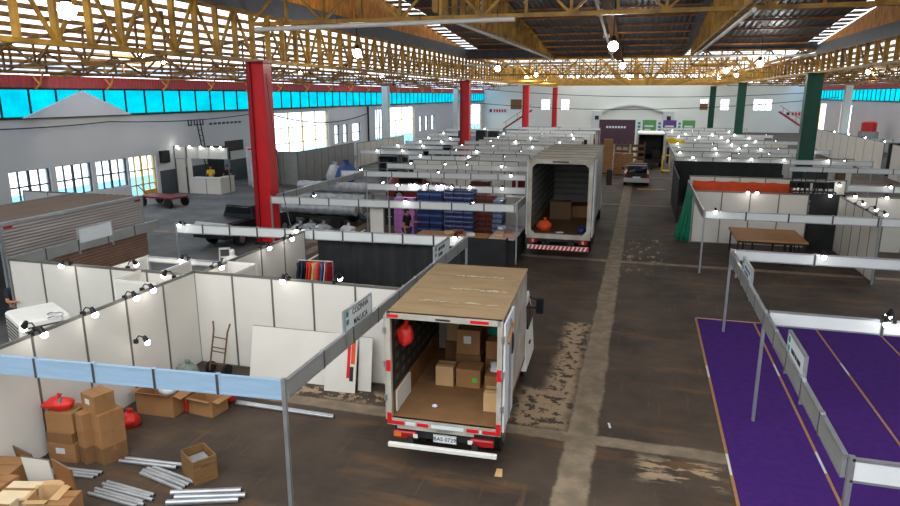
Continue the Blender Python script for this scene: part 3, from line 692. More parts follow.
# white storage cabinets by the second red column and grey hoarding by the tall window
screen('white cabinet front below the second red column', 'x', -10.1, -6.9, 38.6, 4, 2.4, group=None)
screen('white cabinet side below the second red column', 'y', 38.7, 42., -10.1, 3, 2.4, group=None)
screen('grey hoarding facing the viewer below the tall window', 'x', -25.2, -23.05, 41.6, 2, 2.35, 'fasciag', 'post', None)
screen('grey hoarding running back below the tall window', 'y', 41.6, 51., -23., 8, 2.35, 'fasciag', 'post', None)
screen('low white screen between the wall windows and the corrugated truck body', 'x', -25.6, -21.6, 22.2, 3, 2.2, group=None)
screen('white screen below the small windows past the cart', 'y', 54., 66., -24., 8, 2.1, group=None)

# spotlights: on the near screens one by one, then along the rows
A_ = PI/2
for x, y, rz, lab in ((-9.75,8.2,A_,'clip-on spotlight on the white screen above the stacked cartons'),(-9.75,9.3,A_,'clip-on spotlight over the open carton by the white screen'),(-9.75,10.35,A_,'clip-on spotlight on the white screen above the green bag'),
    (-9.8,10.9,A_,'clip-on spotlight on the screen just before the cubicle corner'),(-9.8,8.35,-A_,'clip-on spotlight facing the cooling units'),(-9.8,11.9,-A_,'clip-on spotlight inside the empty cubicle'),
    (-13.0,12.25,0,'clip-on spotlight on the screen before the corrugated truck body, toward its open end'),(-11.4,12.3,PI,'clip-on spotlight on the screen before the corrugated truck body, by the cubicle'),(-10.6,13.45,0,'clip-on spotlight on the thin white cubicle frame'),
    (-9.55,12.9,A_,'clip-on spotlight where the cubicle meets the screen'),(-7.3,12.52,0,'clip-on spotlight above the leaning white board'),(-6.2,12.52,PI,'dark clip-on spotlight facing the black net curtain'),
    (-9.55,15.,A_,'clip-on spotlight beside the white mannequin'),(-9.55,16.2,A_,'clip-on spotlight on the screen nearest the red column'),(-9.7,17.5,0,'clip-on spotlight on the long beam by the red column'),
    (-13.6,17.25,0,'clip-on spotlight on the long beam in front of the pickup'),(-4.9,17.8,0,'clip-on spotlight on the long beam by the near truck')):
    spot(x, y, 2.27, rz, lab)
spot(-9.6, 10.35, 1.35, A_, 'low spotlight clipped to the screen post above the open carton')
for x, y, rz, lab in ((4.55,18.2,0,'clip-on spotlight on the beam along the far ends of the carpets'),(4.35,12.98,0,'clip-on spotlight on the beam over the middle of the carpets'),(4.75,12.98,0,'second clip-on spotlight bunched on the beam over the carpets'),(4.55,12.98,PI,'dark clip-on spotlight with loose cable on the beam over the carpets'),
    (4.35,29.75,0,'clip-on spotlight on the screen above the wooden table'),(4.7,29.75,0,'second clip-on spotlight above the wooden table'),(8.3,29.75,0,'clip-on spotlight past the black panel'),(7.4,29.75,0,'clip-on spotlight over the black panel'),
    (7.8,27.6,A_,'clip-on spotlight on the jutting screen, farther one'),(7.8,26.2,A_,'clip-on spotlight on the jutting screen, middle one'),(7.8,25.2,A_,'clip-on spotlight at the outer end of the jutting screen'),(9.4,29.75,0,'clip-on spotlight over the screen past the black panel'),(2.6,24.42,0,'clip-on spotlight at the corner post of the table stand')):
    spot(x, y, 2.27, rz, lab)
for i, (y, a, b, n) in enumerate(ROWL[:10]):
    m = (3,4,3,4,3,3,4,3,3,3)[i]
    for k in range(m):
        x = a+(b-a)*(k+.5+rnd.uniform(-.3,.3))/m
        spot(x, y, 2.27, rnd.choice((0,0,PI)), 'clip-on spotlight over the %s row counted from the pickup, %s from its red-column end' % (ORD[i], ORD[k]))
for i, (y, a, b, n) in enumerate(ROWR[:8]):
    m = (6,4,6,4,5,4,4,3)[i]
    for k in range(m):
        x = a+(b-a)*(k+.5+rnd.uniform(-.35,.35))/m
        spot(x, y, 2.28, rnd.choice((0,0,PI)), 'clip-on spotlight over the %s row behind the black screens, %s from the aisle' % (ORD[i], ORD[k]))
for k in range(7): spot(-10.4+.42*k, 27.95+.12*(k % 3), 2.27, (0,.5,-.4)[k % 3], 'clip-on spotlight in the bunch hanging above the blue crates, %s from the pink packs' % ORD[k])
for k in range(4): spot(18.4, 61.+5*k, 2.6, A_, 'clip-on spotlight on the long white screen, %s along it' % ORD[k])
for k, x in enumerate((7.0, 8.6, 10.6)): spot(x, 33.25, 2.28, 0, 'clip-on spotlight beside the black chairs, %s from the orange cloth' % ORD[k])

# ------------------------------------------------------------------ cartons and loose things
def carton(label, x, y, z, w, d, h, rz=0, m='card', op=None, group=None, tape=True, lab=False, name='carton'):
    t = T(name, label, 'box', (x,y,z), rz, group)
    if op:                                       # open box: walls, bottom and folded flaps
        mb = MB(); e = .008
        mb.box(-w/2,-d/2,0,w/2,d/2,e).box(-w/2,-d/2,0,-w/2+e,d/2,h).box(w/2-e,-d/2,0,w/2,d/2,h).box(-w/2,-d/2,0,w/2,-d/2+e,h).box(-w/2,d/2-e,0,w/2,d/2,h)
        mb.build('box_body', K[m], t)
        f = d*.42
        for sx in (-1, 1): MB().bar((sx*w/2,0,h), (sx*(w/2+f*.75),0,h-f*.35*op), d*.96, .008).build('flap', K[m], t)
        for sy in (-1, 1): MB().bar((0,sy*d/2,h), (0,sy*(d/2+f*.6),h+f*.45*op), w*.96, .008).build('flap', K[m], t)
    else:
        MB().rbox(-w/2,-d/2,0,w/2,d/2,h,.006).build('box_body', K[m], t)
        if tape:
            MB().box(-w/2-.002,-.03,h-.1,w/2+.002,.03,h+.003).build('tape', K['tape'], t)
            MB().box(-w/2+.004,-.004,h,w/2-.004,.004,h+.0035).build('flap_seam', K['woodd'], t)
    if lab: MB().box(-w*.2,-d/2-.003,h*.45,w*.12,-d/2,h*.75).build('paper_label', K['sign'], t)
    return t
def bag(label, x, y, z, r, m, k=(1,1,.8), name='plastic_bag', tie=None, rz=0):
    t = T(name, label, 'bag', (x,y,z), rz)
    mb = MB(); nu, nv = 18, 10; vs = []
    rr = random.Random(int(abs(x*1000+y*77)))
    ph = [rr.uniform(0,6.3) for _ in range(4)]
    for j in range(nv+1):
        tt = PI*j/nv
        for i in range(nu):
            u = 2*PI*i/nu; q = r*(1+.10*math.sin(3*u+ph[0]+2*tt)+.07*math.sin(7*u+ph[1])*math.sin(tt)+.06*math.sin(5*tt+ph[2]+u))
            vs.append((q*k[0]*math.sin(tt)*math.cos(u), q*k[1]*math.sin(tt)*math.sin(u), max(0, r*k[2]*.9+q*k[2]*math.cos(tt))))
    mb.add(vs, [(j*nu+i,(j+1)*nu+i,(j+1)*nu+(i+1)%nu,j*nu+(i+1)%nu) for j in range(nv) for i in range(nu)], True)
    mb.build('bag_body', K[m], t)
    MB().tube((0,0,r*k[2]*1.75), (.02,.03,r*k[2]*1.75+r*.5), .02, 8, r*.3).build('knot', K[m], t)
    if tie: MB().tube((r*k[0]*.15,0,r*k[2]*.9), (r*k[0]*.3,0,r*k[2]*.92), r*k[2]*1.02, 14).build('strap', K[tie], t)
    return t
# stack against the white screen: three wide cartons with a red bag on top
carton('wide carton at the bottom of the stack under the red bag', -9.33, 8.25, 0, .53, .4, .35, .12, 'card', lab=True)
carton('flat carton in the middle of the stack under the red bag', -9.33, 8.25, .35, .5, .4, .2, .08, 'card2')
carton('tall carton topping the stack under the red bag', -9.32, 8.27, .55, .51, .4, .37, .14, 'card')
bag('red plastic bag with a green strap lying on the carton stack', -9.38, 8.2, .92, .16, 'redp', (1.7,.9,.7), tie='inkteal', rz=.3)
# neighbouring stack: two columns of three and one on top
for i in range(3):
    carton('narrow carton in the taller stack, %s from the floor, side toward the red-bag stack' % ORD[i], -8.86, 8.32, .31*i, .22, .42, .306, -.32, 'card' if i else 'card2')
    carton('broad carton in the taller stack, %s from the floor, side away from the red-bag stack' % ORD[i], -8.59, 8.4, .31*i, .3, .44, .306, -.32, ('card2','card','card')[i])
carton('single carton crowning the taller stack, white paper on it', -8.73, 8.4, .93, .4, .36, .32, -.28, 'card', lab=True)
bag('red plastic bag on the floor beside the taller carton stack', -9.12, 9.42, 0, .2, 'redp', (1.1,.85,.75))
# open carton group
o = carton('large open carton holding white wrapping by the screen', -8.95, 10.2, 0, .85, .55, .46, .05, 'card', .7)
one('wrapped_parcel', 'white film parcel lying in the large open carton', 'parcel', MB().sphere((0,0,.12), .2, 12, 7, (1.,.7,.6)), K['plasticw'], (-8.85,10.22,.32))
carton('carton behind the large open carton, white label on its side', -9.4, 10.75, 0, .5, .4, .5, .03, 'card2', lab=True)
carton('plain carton behind the large open carton, nearer the red bag', -8.55, 10.85, 0, .55, .4, .42, .1, 'card2')
carton('crumpled low carton with open lid before the red bag', -8.05, 10.4, 0, .6, .45, .34, -.1, 'card', .35)
bag('red plastic bag behind the crumpled low carton', -7.95, 10.85, 0, .2, 'redp', (1.1,.8,.9))
t = T('red_bottle', 'small red bottle standing between two open cartons', 'bottle', (-8.48,10.3,0))
MB().tube((0,0,0),(0,0,.2),.055,12).tube((0,0,.2),(0,0,.27),.055,12,.022).build('bottle_body', K['redp'], t); MB().tube((0,0,.27),(0,0,.32),.025,10).build('bottle_cap', K['redd'], t)
bag('clear greenish plastic sack by the foot of the white screen', -9.42, 11.55, 0, .25, 'greentint', (1.05,.85,.8))
# hand truck leaning on the screen
t = T('hand_truck', 'rusty brown hand truck leaning on the white screen', 'hand truck', (-8.95,11.85,0), -.15)
lean = .3
P = lambda x, z: (x, lean*z/1.35+.05, z*.86)
for s in (-1, 1):
    MB().path([P(s*.2,.12), P(s*.2,1.15), P(s*.25,1.38)], .02, 8).build('side_rail', K['woodd'], t)
    MB().wheel((s*.24,.16,.14), .14, .07, 16).build('wheel', K['rubber'], t)
for z in (.3, .62, .72, .98): MB().tube(P(-.2,z), P(.2,z), .014, 6).build('cross_bar', K['woodd'], t)
MB().box(-.24,-.22,.0,.24,.08,.02).build('toe_plate', K['dark'], t)
# boards leaning on the back screen
def board(label, p, w, h, th, leany, rz, m, name='leaning_board', stripe=None):
    t = T(name, label, 'board', p, rz)
    MB().add([(0,0,0),(w,0,0),(w,th,0),(0,th,0),(0,leany,h),(w,leany,h),(w,leany+th,h),(0,leany+th,h)], [(3,2,1,0),(4,5,6,7),(0,1,5,4),(1,2,6,5),(2,3,7,6),(3,0,4,7)]).build('board_sheet', K[m], t)
    if stripe:
        for i, (u0, u1, v0, v1, mm) in enumerate(stripe):
            MB().add([(w*u0,leany*v0-.003,h*v0),(w*u1,leany*v0-.003,h*v0),(w*u1,leany*v1-.003,h*v1),(w*u0,leany*v1-.003,h*v1)], [(0,1,2,3)]).build('printed_mark', K[mm], t)
    else: MB().bar((0,leany+th/2,h), (w,leany+th/2,h), .02, .012).build('edge_strip', K['post'], t)
    return t
board('large white board leaning on the screen beside the near truck', (-8.2,12.1,0), 2.3, 1.12, .03, .28, .02, 'panel')
board('white board with a red printed stripe leaning in front of the large one', (-6.25,11.9,0), .7, 1.2, .025, .32, .06, 'panel', stripe=[(.7,.8,.25,.95,'redc'),(.82,.95,.5,.9,'orangec'),(.8,.92,.2,.45,'ink')])
board('narrow white board leaning beside the red striped one', (-5.55,12.1,0), .3, 1.15, .03, .2, .02, 'panel')
# profile bundles
def rods(label0, p, q, n, sp, r, m='alu', lab2=None):
    p, q = Vector(p), Vector(q); d = (q-p); nn = Vector((-d.y,d.x,0)).normalized()
    for k in range(n):
        off = nn*sp*(k-(n-1)/2); a = rnd.uniform(-.06,.06); j = nn*rnd.uniform(-.02,.02)
        mb = MB(); L = d.length; u = d.normalized()
        A = Vector((0,0,0)); B = d+j
        t = T('metal_profile', label0 % ORD[k] if '%s' in label0 else label0, 'metal profile', p+off+u*a+Vector((0,0,r)))
        MB().tube(A, B, r, 8).build('profile_body', K[m], t)
        MB().tube(B*.999, B*1.002, r*.75, 8).build('end_opening', K['dark'], t)
rods('long aluminium profile lying alone under the blue beam corner, %s of a pair', (-7.7,10.82,0), (-5.5,10.82,0), 2, .07, .035)
rods('aluminium profile beside the wooden crate, %s of a pair', (-8.3,8.36,0), (-7.2,8.46,0), 2, .09, .035)
rods('aluminium profile in the slanting bundle by the wooden crate, %s across', (-7.72,8.2,0), (-6.72,7.98,0), 4, .075, .035)
rods('aluminium profile in the fanned bundle, %s across', (-8.05,7.55,0), (-7.05,7.47,0), 6, .07, .032)
rods('thick aluminium tube in front of the wooden crate, %s across', (-6.75,7.62,0), (-5.72,8.0,0), 3, .13, .05)
rods('aluminium profile at the foot of the carton stacks, %s across', (-9.25,7.75,0), (-8.35,7.83,0), 3, .075, .034)
# open wooden crate
K['crate'] = mat('crate_wood', srgb(124,92,54), .7, var=.35, scale=4, stretch=(1,1,9))
t = T('wooden_crate', 'open slatted wooden crate on the floor beside the profiles', 'crate', (-6.76,8.36,0), 1.01)
for sx in (-1, 1): MB().box(sx*.19-.012,-.26,0,sx*.19+.012,.26,.42).build('side_board', K['crate'], t)
for sy in (-1, 1):
    MB().box(-.18,sy*.26-.012,0,.18,sy*.26+.012,.42).build('end_board', K['crate'], t)
    MB().box(-.07,sy*.274-.003,.28,.07,sy*.274+.003,.33).build('hand_hole', K['woodd'], t)
MB().box(-.18,-.25,0,.18,.25,.02).build('crate_bottom', K['woodd'], t)
MB().box(-.14,-.2,.03,.14,.15,.32).build('crate_filling', K['tarp'], t)
# scraps beside the near truck
one('cardboard_scrap', 'small folded cardboard scrap on the floor behind the near truck', 'cardboard', MB().add([(-.06,-.07,0),(.07,-.06,0),(.05,.06,.07),(-.05,.07,.06),(-.06,-.07,.006),(.07,-.06,.006),(.05,.06,.078),(-.05,.07,.068)], [(3,2,1,0),(4,5,6,7),(0,1,5,4),(1,2,6,5),(2,3,7,6),(3,0,4,7)]), K['card3'], (-1.95,9.75,.002))
one('paper_scrap', 'tiny white paper scrap on the strip by the crossing', 'paper', MB().box(-.02,-.1,0,.02,.1,.006), K['sign'], (-.25,12.0,.001), .2)
# heap at the edge of the picture: cartons and boards
carton('carton at the picture edge behind the tilted boards', -9.45, 7.1, 0, .6, .5, .48, .2, 'card')
carton('carton lying in front of the one behind the tilted boards', -9.2, 6.75, 0, .5, .4, .46, .05, 'card')
carton('pale carton with a cream lid before the white tilted board', -8.55, 6.62, 0, .5, .44, .5, .25, 'cream')
carton('pale carton between the white tilted board and the brown one', -8.13, 6.66, 0, .34, .4, .5, .3, 'card3', .15)
carton('brown carton at the foot of the brown tilted board', -7.8, 6.66, 0, .36, .36, .48, .3, 'card')
carton('cream carton with folded lid at the bottom edge', -8.5, 6.15, 0, .45, .4, .56, .15, 'cream')
one('plastic_tub', 'grey blue plastic tub at the lower corner of the picture', 'tub', MB().rbox(-.3,-.2,0,.3,.2,.5,.03).box(-.33,-.23,.46,.33,.23,.5), K['fascia'], (-9.0,6.15,0), .1)
board('white board tilted among the cartons at the picture edge', (-8.95,7.12,0), .5, .75, .02, -.1, .05, 'panel')
board('brown plywood board tilted beside the white board', (-8.3,7.05,0), .56, .82, .025, -.06, -.3, 'ply')
board('thin grey edged board tilted against the wall by the cartons', (-9.55,7.5,0), .55, .62, .02, -.1, -.25, 'card2')
# purple carpets
for i in range(5):
    x0 = 1.83+i*1.535
    t = T('carpet_strip', 'purple carpet length, %s from the bare middle aisle' % ORD[i], 'carpet', (x0,4.5,0), 0)
    MB().box(0,0,0,1.48,14.6+.04*math.sin(i*2.),.012).build('pile', K['purple'], t)
    MB().box(-.055,0,0,-.002,14.66,.008).build('tape_edge', K['wood'], t)
    for k in range(3): MB().box(-.05,2.2+k*4.1+i*.5,.008,-.012,2.9+k*4.1+i*.5,.011).build('film_strip', K['plasticw'], t)
one('tape_strip', 'pale tape across the far ends of the purple carpets', 'tape', MB().box(0,0,0,7.6,.06,.006), K['card3'], (1.83,19.15,0))

# wooden table with black frame
t = T('wooden_table', 'wooden topped table with black legs before the white screen', 'table', (4.88,27.45,0), .0)
MB().rbox(-1.24,-1.2,.88,1.22,1.2,.95,.01).build('tabletop', K['wood'], t)
for a_ in ((-1.18,-1.15,.8,1.18,-1.09,.88),(-1.18,1.09,.8,1.18,1.15,.88),(-1.18,-1.09,.8,-1.12,1.09,.88),(1.12,-1.09,.8,1.18,1.09,.88)): MB().box(*a_).build('apron', K['blackp'], t)
for x in (-1.15, -.65, .45, 1.15):
    for y in (-1.1, 1.1): MB().box(x-.03,y-.03,0,x+.03,y+.03,.88).build('leg', K['blackp'], t)
for x in (.5, .65, .8, .95): MB().box(x-.02,-1.05,0,x+.02,-1.01,.85).build('folded_leg', K['blackp'], t)
# stack of black chairs
def chair(label, x, y, z, rz, group):
    t = T('folding_chair', label, 'chair', (x,y,z), rz, group)
    MB().box(-.22,-.22,.42,.22,.22,.46).build('seat', K['blackp'], t); MB().box(-.22,.2,.55,.22,.24,.85).build('backrest', K['blackp'], t)
    for sx in (-1,1):
        for sy in (-1,1): MB().tube((sx*.2,sy*.2,0),(sx*.2,sy*.18,.86 if sy > 0 else .43),.022,6).build('leg', K['blackp'], t)
    return t
cp = chair('black folding chair standing on the floor behind the black panel', 8.6, 30.6, 0, .3, 'black chairs behind the black panel')
for k in range(11):
    dup(cp, (6.6+.44*(k % 4), 31.3+.45*((k//4) % 2), 1.22+.46*(k//4)), .25*(k % 3)-.2, 'black folding chair in the heap behind the black panel, %s from its foot' % ORD[k])
pass
one('flight_case', 'black flight case under the heap of black chairs', 'case', MB().rbox(-1.,-.55,0,1.,.55,1.2,.03), K['blackp'], (7.25,31.5,0))

# counter with goods
t = T('display_counter', 'long wooden counter with a black skirt behind the black curtain', 'counter', (-8.2,23.85,0))
MB().box(0,0,.9,2.8,.75,.95).build('countertop', K['wood'], t); MB().box(.03,.03,0,2.77,.06,.9).build('skirt', K['black'], t); MB().box(.03,.7,0,2.77,.73,.9).build('back_skirt', K['black'], t)
for i, (y, m) in enumerate(((23.85,'pink2'),(25.2,'grey2'))):
    t = T('display_counter', 'side counter with a %s top and black skirt beside the white truck' % ('pale pink','grey')[i], 'counter', (-5.35,y,0))
    K.setdefault('pink2', mat('pale_pink_cloth', srgb(206,176,160), .8)); K.setdefault('grey2', mat('lilac_grey_cloth', srgb(140,138,150), .8))
    MB().box(0,0,.9,1.0,1.3,.95).build('countertop', K[m], t); MB().box(.02,.02,0,.98,1.28,.9).build('skirt', K['black'], t)
t = T('black_skirting', 'black cloth skirting closing the stand corner beside the counter', 'cloth', (-4.6,23.5,0)); MB().box(-.03,0,0,.03,.3,1.).build('cloth_front', K['black'], t); MB().box(-3.4,-.05,0,0,.0,1.).build('cloth_side', K['black'], t)
# piles of goods: pink packs, blue crates, wrapped cans, cartons
def pack_proto(name, label, cat, w, d, h, m, m2, group):
    t = T(name, label, cat, (0,0,0), 0, group)
    MB().rbox(-w/2,-d/2,0,w/2,d/2,h,.015).build('pack_body', K[m], t)
    MB().box(-w/2-.004,-d/2-.004,h*.35,w/2+.004,d/2+.004,h*.62).build('pack_band', K[m2], t)
    return t
def pile(proto, x, y, nx, ny, nz, dx, dy, dz):
    first = True
    for i in range(nx):
        for j in range(ny):
            for k in range(nz):
                p = (x+i*dx+rnd.uniform(-.015,.015), y+j*dy, k*dz)
                if first: proto.location = p; first = False
                else: dup(proto, p, rnd.uniform(-.05,.05))
K['canpack'] = mat('can_pack_film', srgb(44,56,104), .3, var=.6, scale=14); K['canpackw'] = mat('pack_white_print', srgb(120,130,160), .4, var=.6, scale=16)
K['redpack'] = mat('red_pack_film', srgb(96,34,34), .4, var=.45, scale=10); K['brownpack'] = mat('brown_pack', srgb(92,62,48), .6, var=.3, scale=8)
pile(pack_proto('pink_pack', 'pink wrapped pack in the pile behind the person at the counter', 'pack', .45, .4, .25, 'pink', 'pink', 'pink packs by the counter'), -10.1, 27.2, 2, 1, 7, .47, .4, .26)
pile(pack_proto('blue_crate', 'dark blue plastic crate in the tall stack next to the pink packs', 'crate', .55, .4, .3, 'bluebox', 'bluel', 'blue crates by the counter'), -9.0, 27.3, 2, 1, 7, .57, .42, .31)
pile(pack_proto('can_pack', 'film wrapped pack of blue cans in the tall stack', 'pack', .4, .3, .2, 'canpack', 'canpackw', 'blue can packs by the counter'), -7.75, 27.0, 3, 2, 11, .42, .5, .205)
pile(pack_proto('red_pack', 'dark red pack in the stack beside the blue can packs', 'pack', .42, .32, .22, 'redpack', 'brownpack', 'red packs by the counter'), -6.5, 27.5, 2, 1, 9, .44, .5, .225)
pile(pack_proto('grey_can_pack', 'grey blue pack of cans in the stack closest to the side counter', 'pack', .4, .32, .21, 'canpackw', 'canpack', 'grey can packs by the counter'), -5.6, 26.8, 1, 2, 9, .42, .5, .215)
for i, (x, y, w, h, m) in enumerate(((-8.6,25.2,.7,.5,'bluebox'),(-7.6,25.3,.6,.55,'card'),(-6.9,25.1,.6,.5,'card2'),(-6.9,25.1,.5,.4,'card'),(-6.2,25.2,.5,.45,'redpack'),(-5.9,25.9,.5,.6,'card3'))):
    carton('%s box on the floor behind the wooden counter, %s from the person' % (('dark blue','brown','dark brown','small brown','dark red','pale brown')[i], ORD[i]), x, y, .5 if i == 3 else 0, w, .5, h, .1*i, m)
for i, (x, y, z, m) in enumerate(((-5.0,24.3,.95,'card3'),(-4.8,24.9,.95,'card2'),(-6.1,24.1,.95,'plasticw'),(-7.0,24.2,.95,'card3'),(-5.2,25.7,.95,'fascia'),(-6.6,24.3,.95,'redpack'))):
    carton('small flat goods box lying on the counter, %s toward the white truck' % ORD[i], x, y, z, .3, .22, .1, .3*i, m, tape=False)
# clothes rack behind the carton stand
t = T('clothes_rack', 'rail of bright clothes behind the white screen', 'clothes rack', (-8.95,15.9,0), .1)
for x in (0, 1.0): MB().tube((x,0,0),(x,0,1.75),.02,6).build('rack_post', K['chrome'], t)
MB().tube((0,0,1.75),(1.0,0,1.75),.02,6).build('hanging_rail', K['chrome'], t); MB().box(-.05,-.25,0,1.05,.25,.04).build('rack_base', K['dark'], t)
for i, c in enumerate(('navy','jeans','blackp','redp','orangec','card3','redp','bluel','pink2','redd')):
    def gf(u, v, i=i): return (.04*math.sin(u*6+i)+.02*math.sin(v*9), (u-.5)*(.5-.14*v), -1.0+1.0*v)
    one('hanging_garment', ('dark navy','blue denim','black','bright red','orange','cream','scarlet','light blue','pale pink','dark red')[i]+' garment hung on the clothes rail behind the screen', 'garment', MB().cloth(gf, 8, 6), K[c], (-8.9+.095*i,15.9+.01*i,1.72), solid=.025)
# cooling units behind the near screen
for i, (x, y, lab) in enumerate(((-11.35,9.75,'white louvred cooling unit farther behind the near white screen'),(-11.95,8.45,'white louvred cooling unit closer to the viewer behind the near screen'))):
    t = T('cooling_unit', lab, 'air cooler', (x,y,0), -.5)
    MB().rbox(-.55,-.45,0,.55,.45,2.0,.04).build('housing', K['white'], t)
    for s, nm in ((1,'x'),(0,'y')):
        mb = MB()
        for k in range(6):
            z = 1.48+.075*k
            if s: mb.box(.55,-.36,z,.562,.36,z+.03)
            else: mb.box(-.45,-.462,z,.45,-.45,z+.03)
        mb.build('louvre_grille', K['postd'], t)
    for sx in (-1,1): MB().wheel((sx*.4,-.3,.0+.06), .06, .05, 10).build('caster', K['rubber'], t)
# metal fittings heap on top of the screen corner
one('cable_coil', 'coil of spare cable hung on the screen corner by the cooling units', 'cable', MB().path([(.3*math.cos(a*.5)*.4,.25*math.sin(a*.5)*.5,.02*a*.3) for a in range(26)], .012, 5), K['chrome'], (-9.9,8.85,2.28))
# silver rolls wrapped in film on a low trailer
t = T('flat_trailer', 'low flat trailer with a black wheel under the silver rolls', 'trailer', (-16.6,29.3,0), -.05)
MB().box(-.4,-.9,.42,3.3,.9,.52).build('trailer_bed', K['dark'], t)
for x in (.3, 2.9):
    for y in (-.85, .85): MB().tube((x,y-.1,.3),(x,y+.1,.3),.3,16).build('wheel', K['rubber'], t)
rc = [(0,-.58,.29),(0,0,.29),(0,.58,.29),(0,-.29,.8),(0,.29,.8),(0,0,1.31)]
for i, (dx, dy, dz) in enumerate(rc):
    q = T('wrapped_roll', 'silver film wrapped carpet roll on the flat trailer, %s in the heap' % ORD[i], 'roll', (-16.8+.12*i,29.3+dy,.52+dz))
    mb = MB(); n = 14
    for k in range(n): mb.tube((3.9*k/n,0,0),(3.9*(k+1)/n,0,0), .26+.015*math.sin(k*2.3+i), 12, .26+.015*math.sin((k+1)*2.3+i), caps=k in (0,n-1))
    mb.build('roll_body', K['tarp'], q); MB().tube((3.895,0,0),(3.91,0,0),.09,10).build('roll_core', K['card'], q)
for i, (x, y, z, m) in enumerate(((-14.4,25.9,0,'tarp'),(-13.6,26.6,0,'tarp'),(-14.5,27.1,0,'tarp'),(-12.7,27.3,0,'plasticw'))):
    bag('crumpled silver film bundle on the floor before the rolls, %s from the pickup' % ORD[i], x, y, z, .42-.05*i, m, (1.3,1.,.75))
for i in range(2):
    t = T('boat_cover', ('long white covered roll lying behind the silver rolls','second long white covered roll behind the silver rolls')[i], 'roll', (-17.2,30.85+i*.75,.0), .0)
    MB().tube((0,0,.35),(4.2,0,.35),.34,14).build('roll_body', K['plasticw'], t); MB().tube((4.19,0,.35),(4.24,0,.35),.2,12).build('roll_core', K['dark'], t)
one('spare_tyre', 'black tyre leaning at the end of the silver rolls', 'tyre', MB().tube((0,0,.42),(.22,0,.42),.42,18).tube((.2,0,.42),(.23,0,.42),.2,12), K['rubber'], (-12.6,31.0,0), .2)
# dark red flatbed cart
t = T('platform_cart', 'dark red flatbed cart with black wheels near the kiosk', 'cart', (-26.2,31.6,0), -.15)
K['cartred'] = mat('cart_red', srgb(112,26,36), .55, var=.2); MB().rbox(-1.25,-.6,.5,1.25,.6,.6,.02).build('deck', K['cartred'], t)
for x in (-1.0, 1.0):
    for y in (-.6, .6): MB().tube((x,y-.07,.28),(x,y+.07,.28),.28,14).build('wheel', K['rubber'], t)
MB().path([(-1.3,0,.6),(-1.7,0,.85),(-1.95,0,1.05)], .03, 6).build('draw_bar', K['dark'], t)
# white stool and step ladder near the mannequin
t = T('step_ladder', 'small white step ladder standing behind the cubicle', 'ladder', (-13.2,18.6,0), .5)
for s in (-.2, .2): MB().path([(s,-.25,0),(s*.8,0,1.2),(s,.3,0)], .025, 6).build('ladder_leg', K['white'], t)
for z in (.3, .6, .9): MB().box(-.19,-.27+z*.2,z,.19,-.13+z*.2,z+.03).build('tread', K['white'], t)
MB().box(-.18,-.08,1.18,.18,.08,1.22).build('ladder_top', K['white'], t)

# kiosk in the side aisle
t = T('reception_kiosk', 'white reception kiosk with a counter and lit header by the side wall', 'kiosk', (-27.6,36.35,0), .04)
MB().box(-.2,1.9,0,1.5,1.95,2.9).build('back_panel', K['black'], t)
for i, (x, w) in enumerate(((-.9,.75),(0.,.75),(.8,.75),(1.6,.75),(2.2,.6))):
    MB().box(x-w/2,-.02,2.25,x+w/2,.03,2.95).build('header_panel', K['panel'], t)
    MB().tube((x-.1,-.1,2.95),(x-.1,-.1,3.02),.06,8).build('header_light', K['spotb'], t)
for x in (-1.3, -.45, 2.55): MB().box(x-.03,-.03,0,x+.03,.03,3.0).build('post', K['post'], t)
MB().box(-1.25,0,0,-.6,.04,2.2).build('door_leaf', K['panel'], t); MB().box(-.45,-.02,0,-.1,.03,2.25).build('side_panel', K['panel'], t)
MB().box(-.05,-.1,0,1.9,-.05,1.0).build('counter_front', K['panel'], t); MB().box(1.88,-.1,0,1.93,1.5,1.0).build('counter_side', K['panel'], t)
MB().box(-.08,-.16,1.0,1.98,.35,1.05).box(1.5,.35,1.0,1.98,1.5,1.05).build('countertop', K['white'], t)
for x in (.9,): MB().box(x-.02,-.115,0,x+.02,-.1,1.0).build('panel_joint', K['post'], t)
MB().box(1.35,1.4,0,1.75,1.5,2.1).build('picture_panel', K['canpackw'], t)
one('wall_mount_loudspeaker', 'black loudspeaker box fixed on the wall by the kiosk door', 'loudspeaker', MB().rbox(0,-.3,0,.35,.3,.75,.02), K['blackp'], (XL,35.25,2.05))
t = T('wall_ladder', 'dark metal ladder leaning on the wall above the kiosk', 'ladder', (-28.75,39.2,2.1))
for s in (-.18, .18): MB().bar((.3,s,-2.1),(0.,s-.4,2.3),.05,.06).build('stile', K['dark'], t)
for k in range(12): MB().tube((.3-.025*k,-.18-.036*k,-1.8+.36*k),(.3-.025*k,.18-.036*k,-1.8+.36*k),.02,6).build('rung', K['dark'], t)
one('wall_mount_board', 'black screen board on the wall past the kiosk', 'board', MB().box(0,0,0,.1,2.2,.75), K['blackp'], (XL,41.9,2.2))
t = T('film_stall', 'stall wrapped in clear white film beside the kiosk', 'stall', (-25.9,39.75,0))
MB().cloth(lambda u, v: (1.5*u, .08*math.sin(u*20)*(1-v)+.03*math.sin(u*41+v*6), 2.5*v), 50, 8).build('film_front', K['plasticw'], t, solid=.01)
MB().box(0,.15,0,.06,1.6,2.5).box(1.44,.15,0,1.5,1.6,2.5).box(0,.15,2.45,1.5,1.6,2.5).build('stall_frame', K['alu'], t)
MB().box(.1,-.1,2.5,1.4,0,2.75).build('header_sign', K['sign'], t); MB().box(.2,-.115,2.57,.6,-.1,2.68).box(.7,-.115,2.57,1.3,-.1,2.68).build('lettering', K['redc'], t)
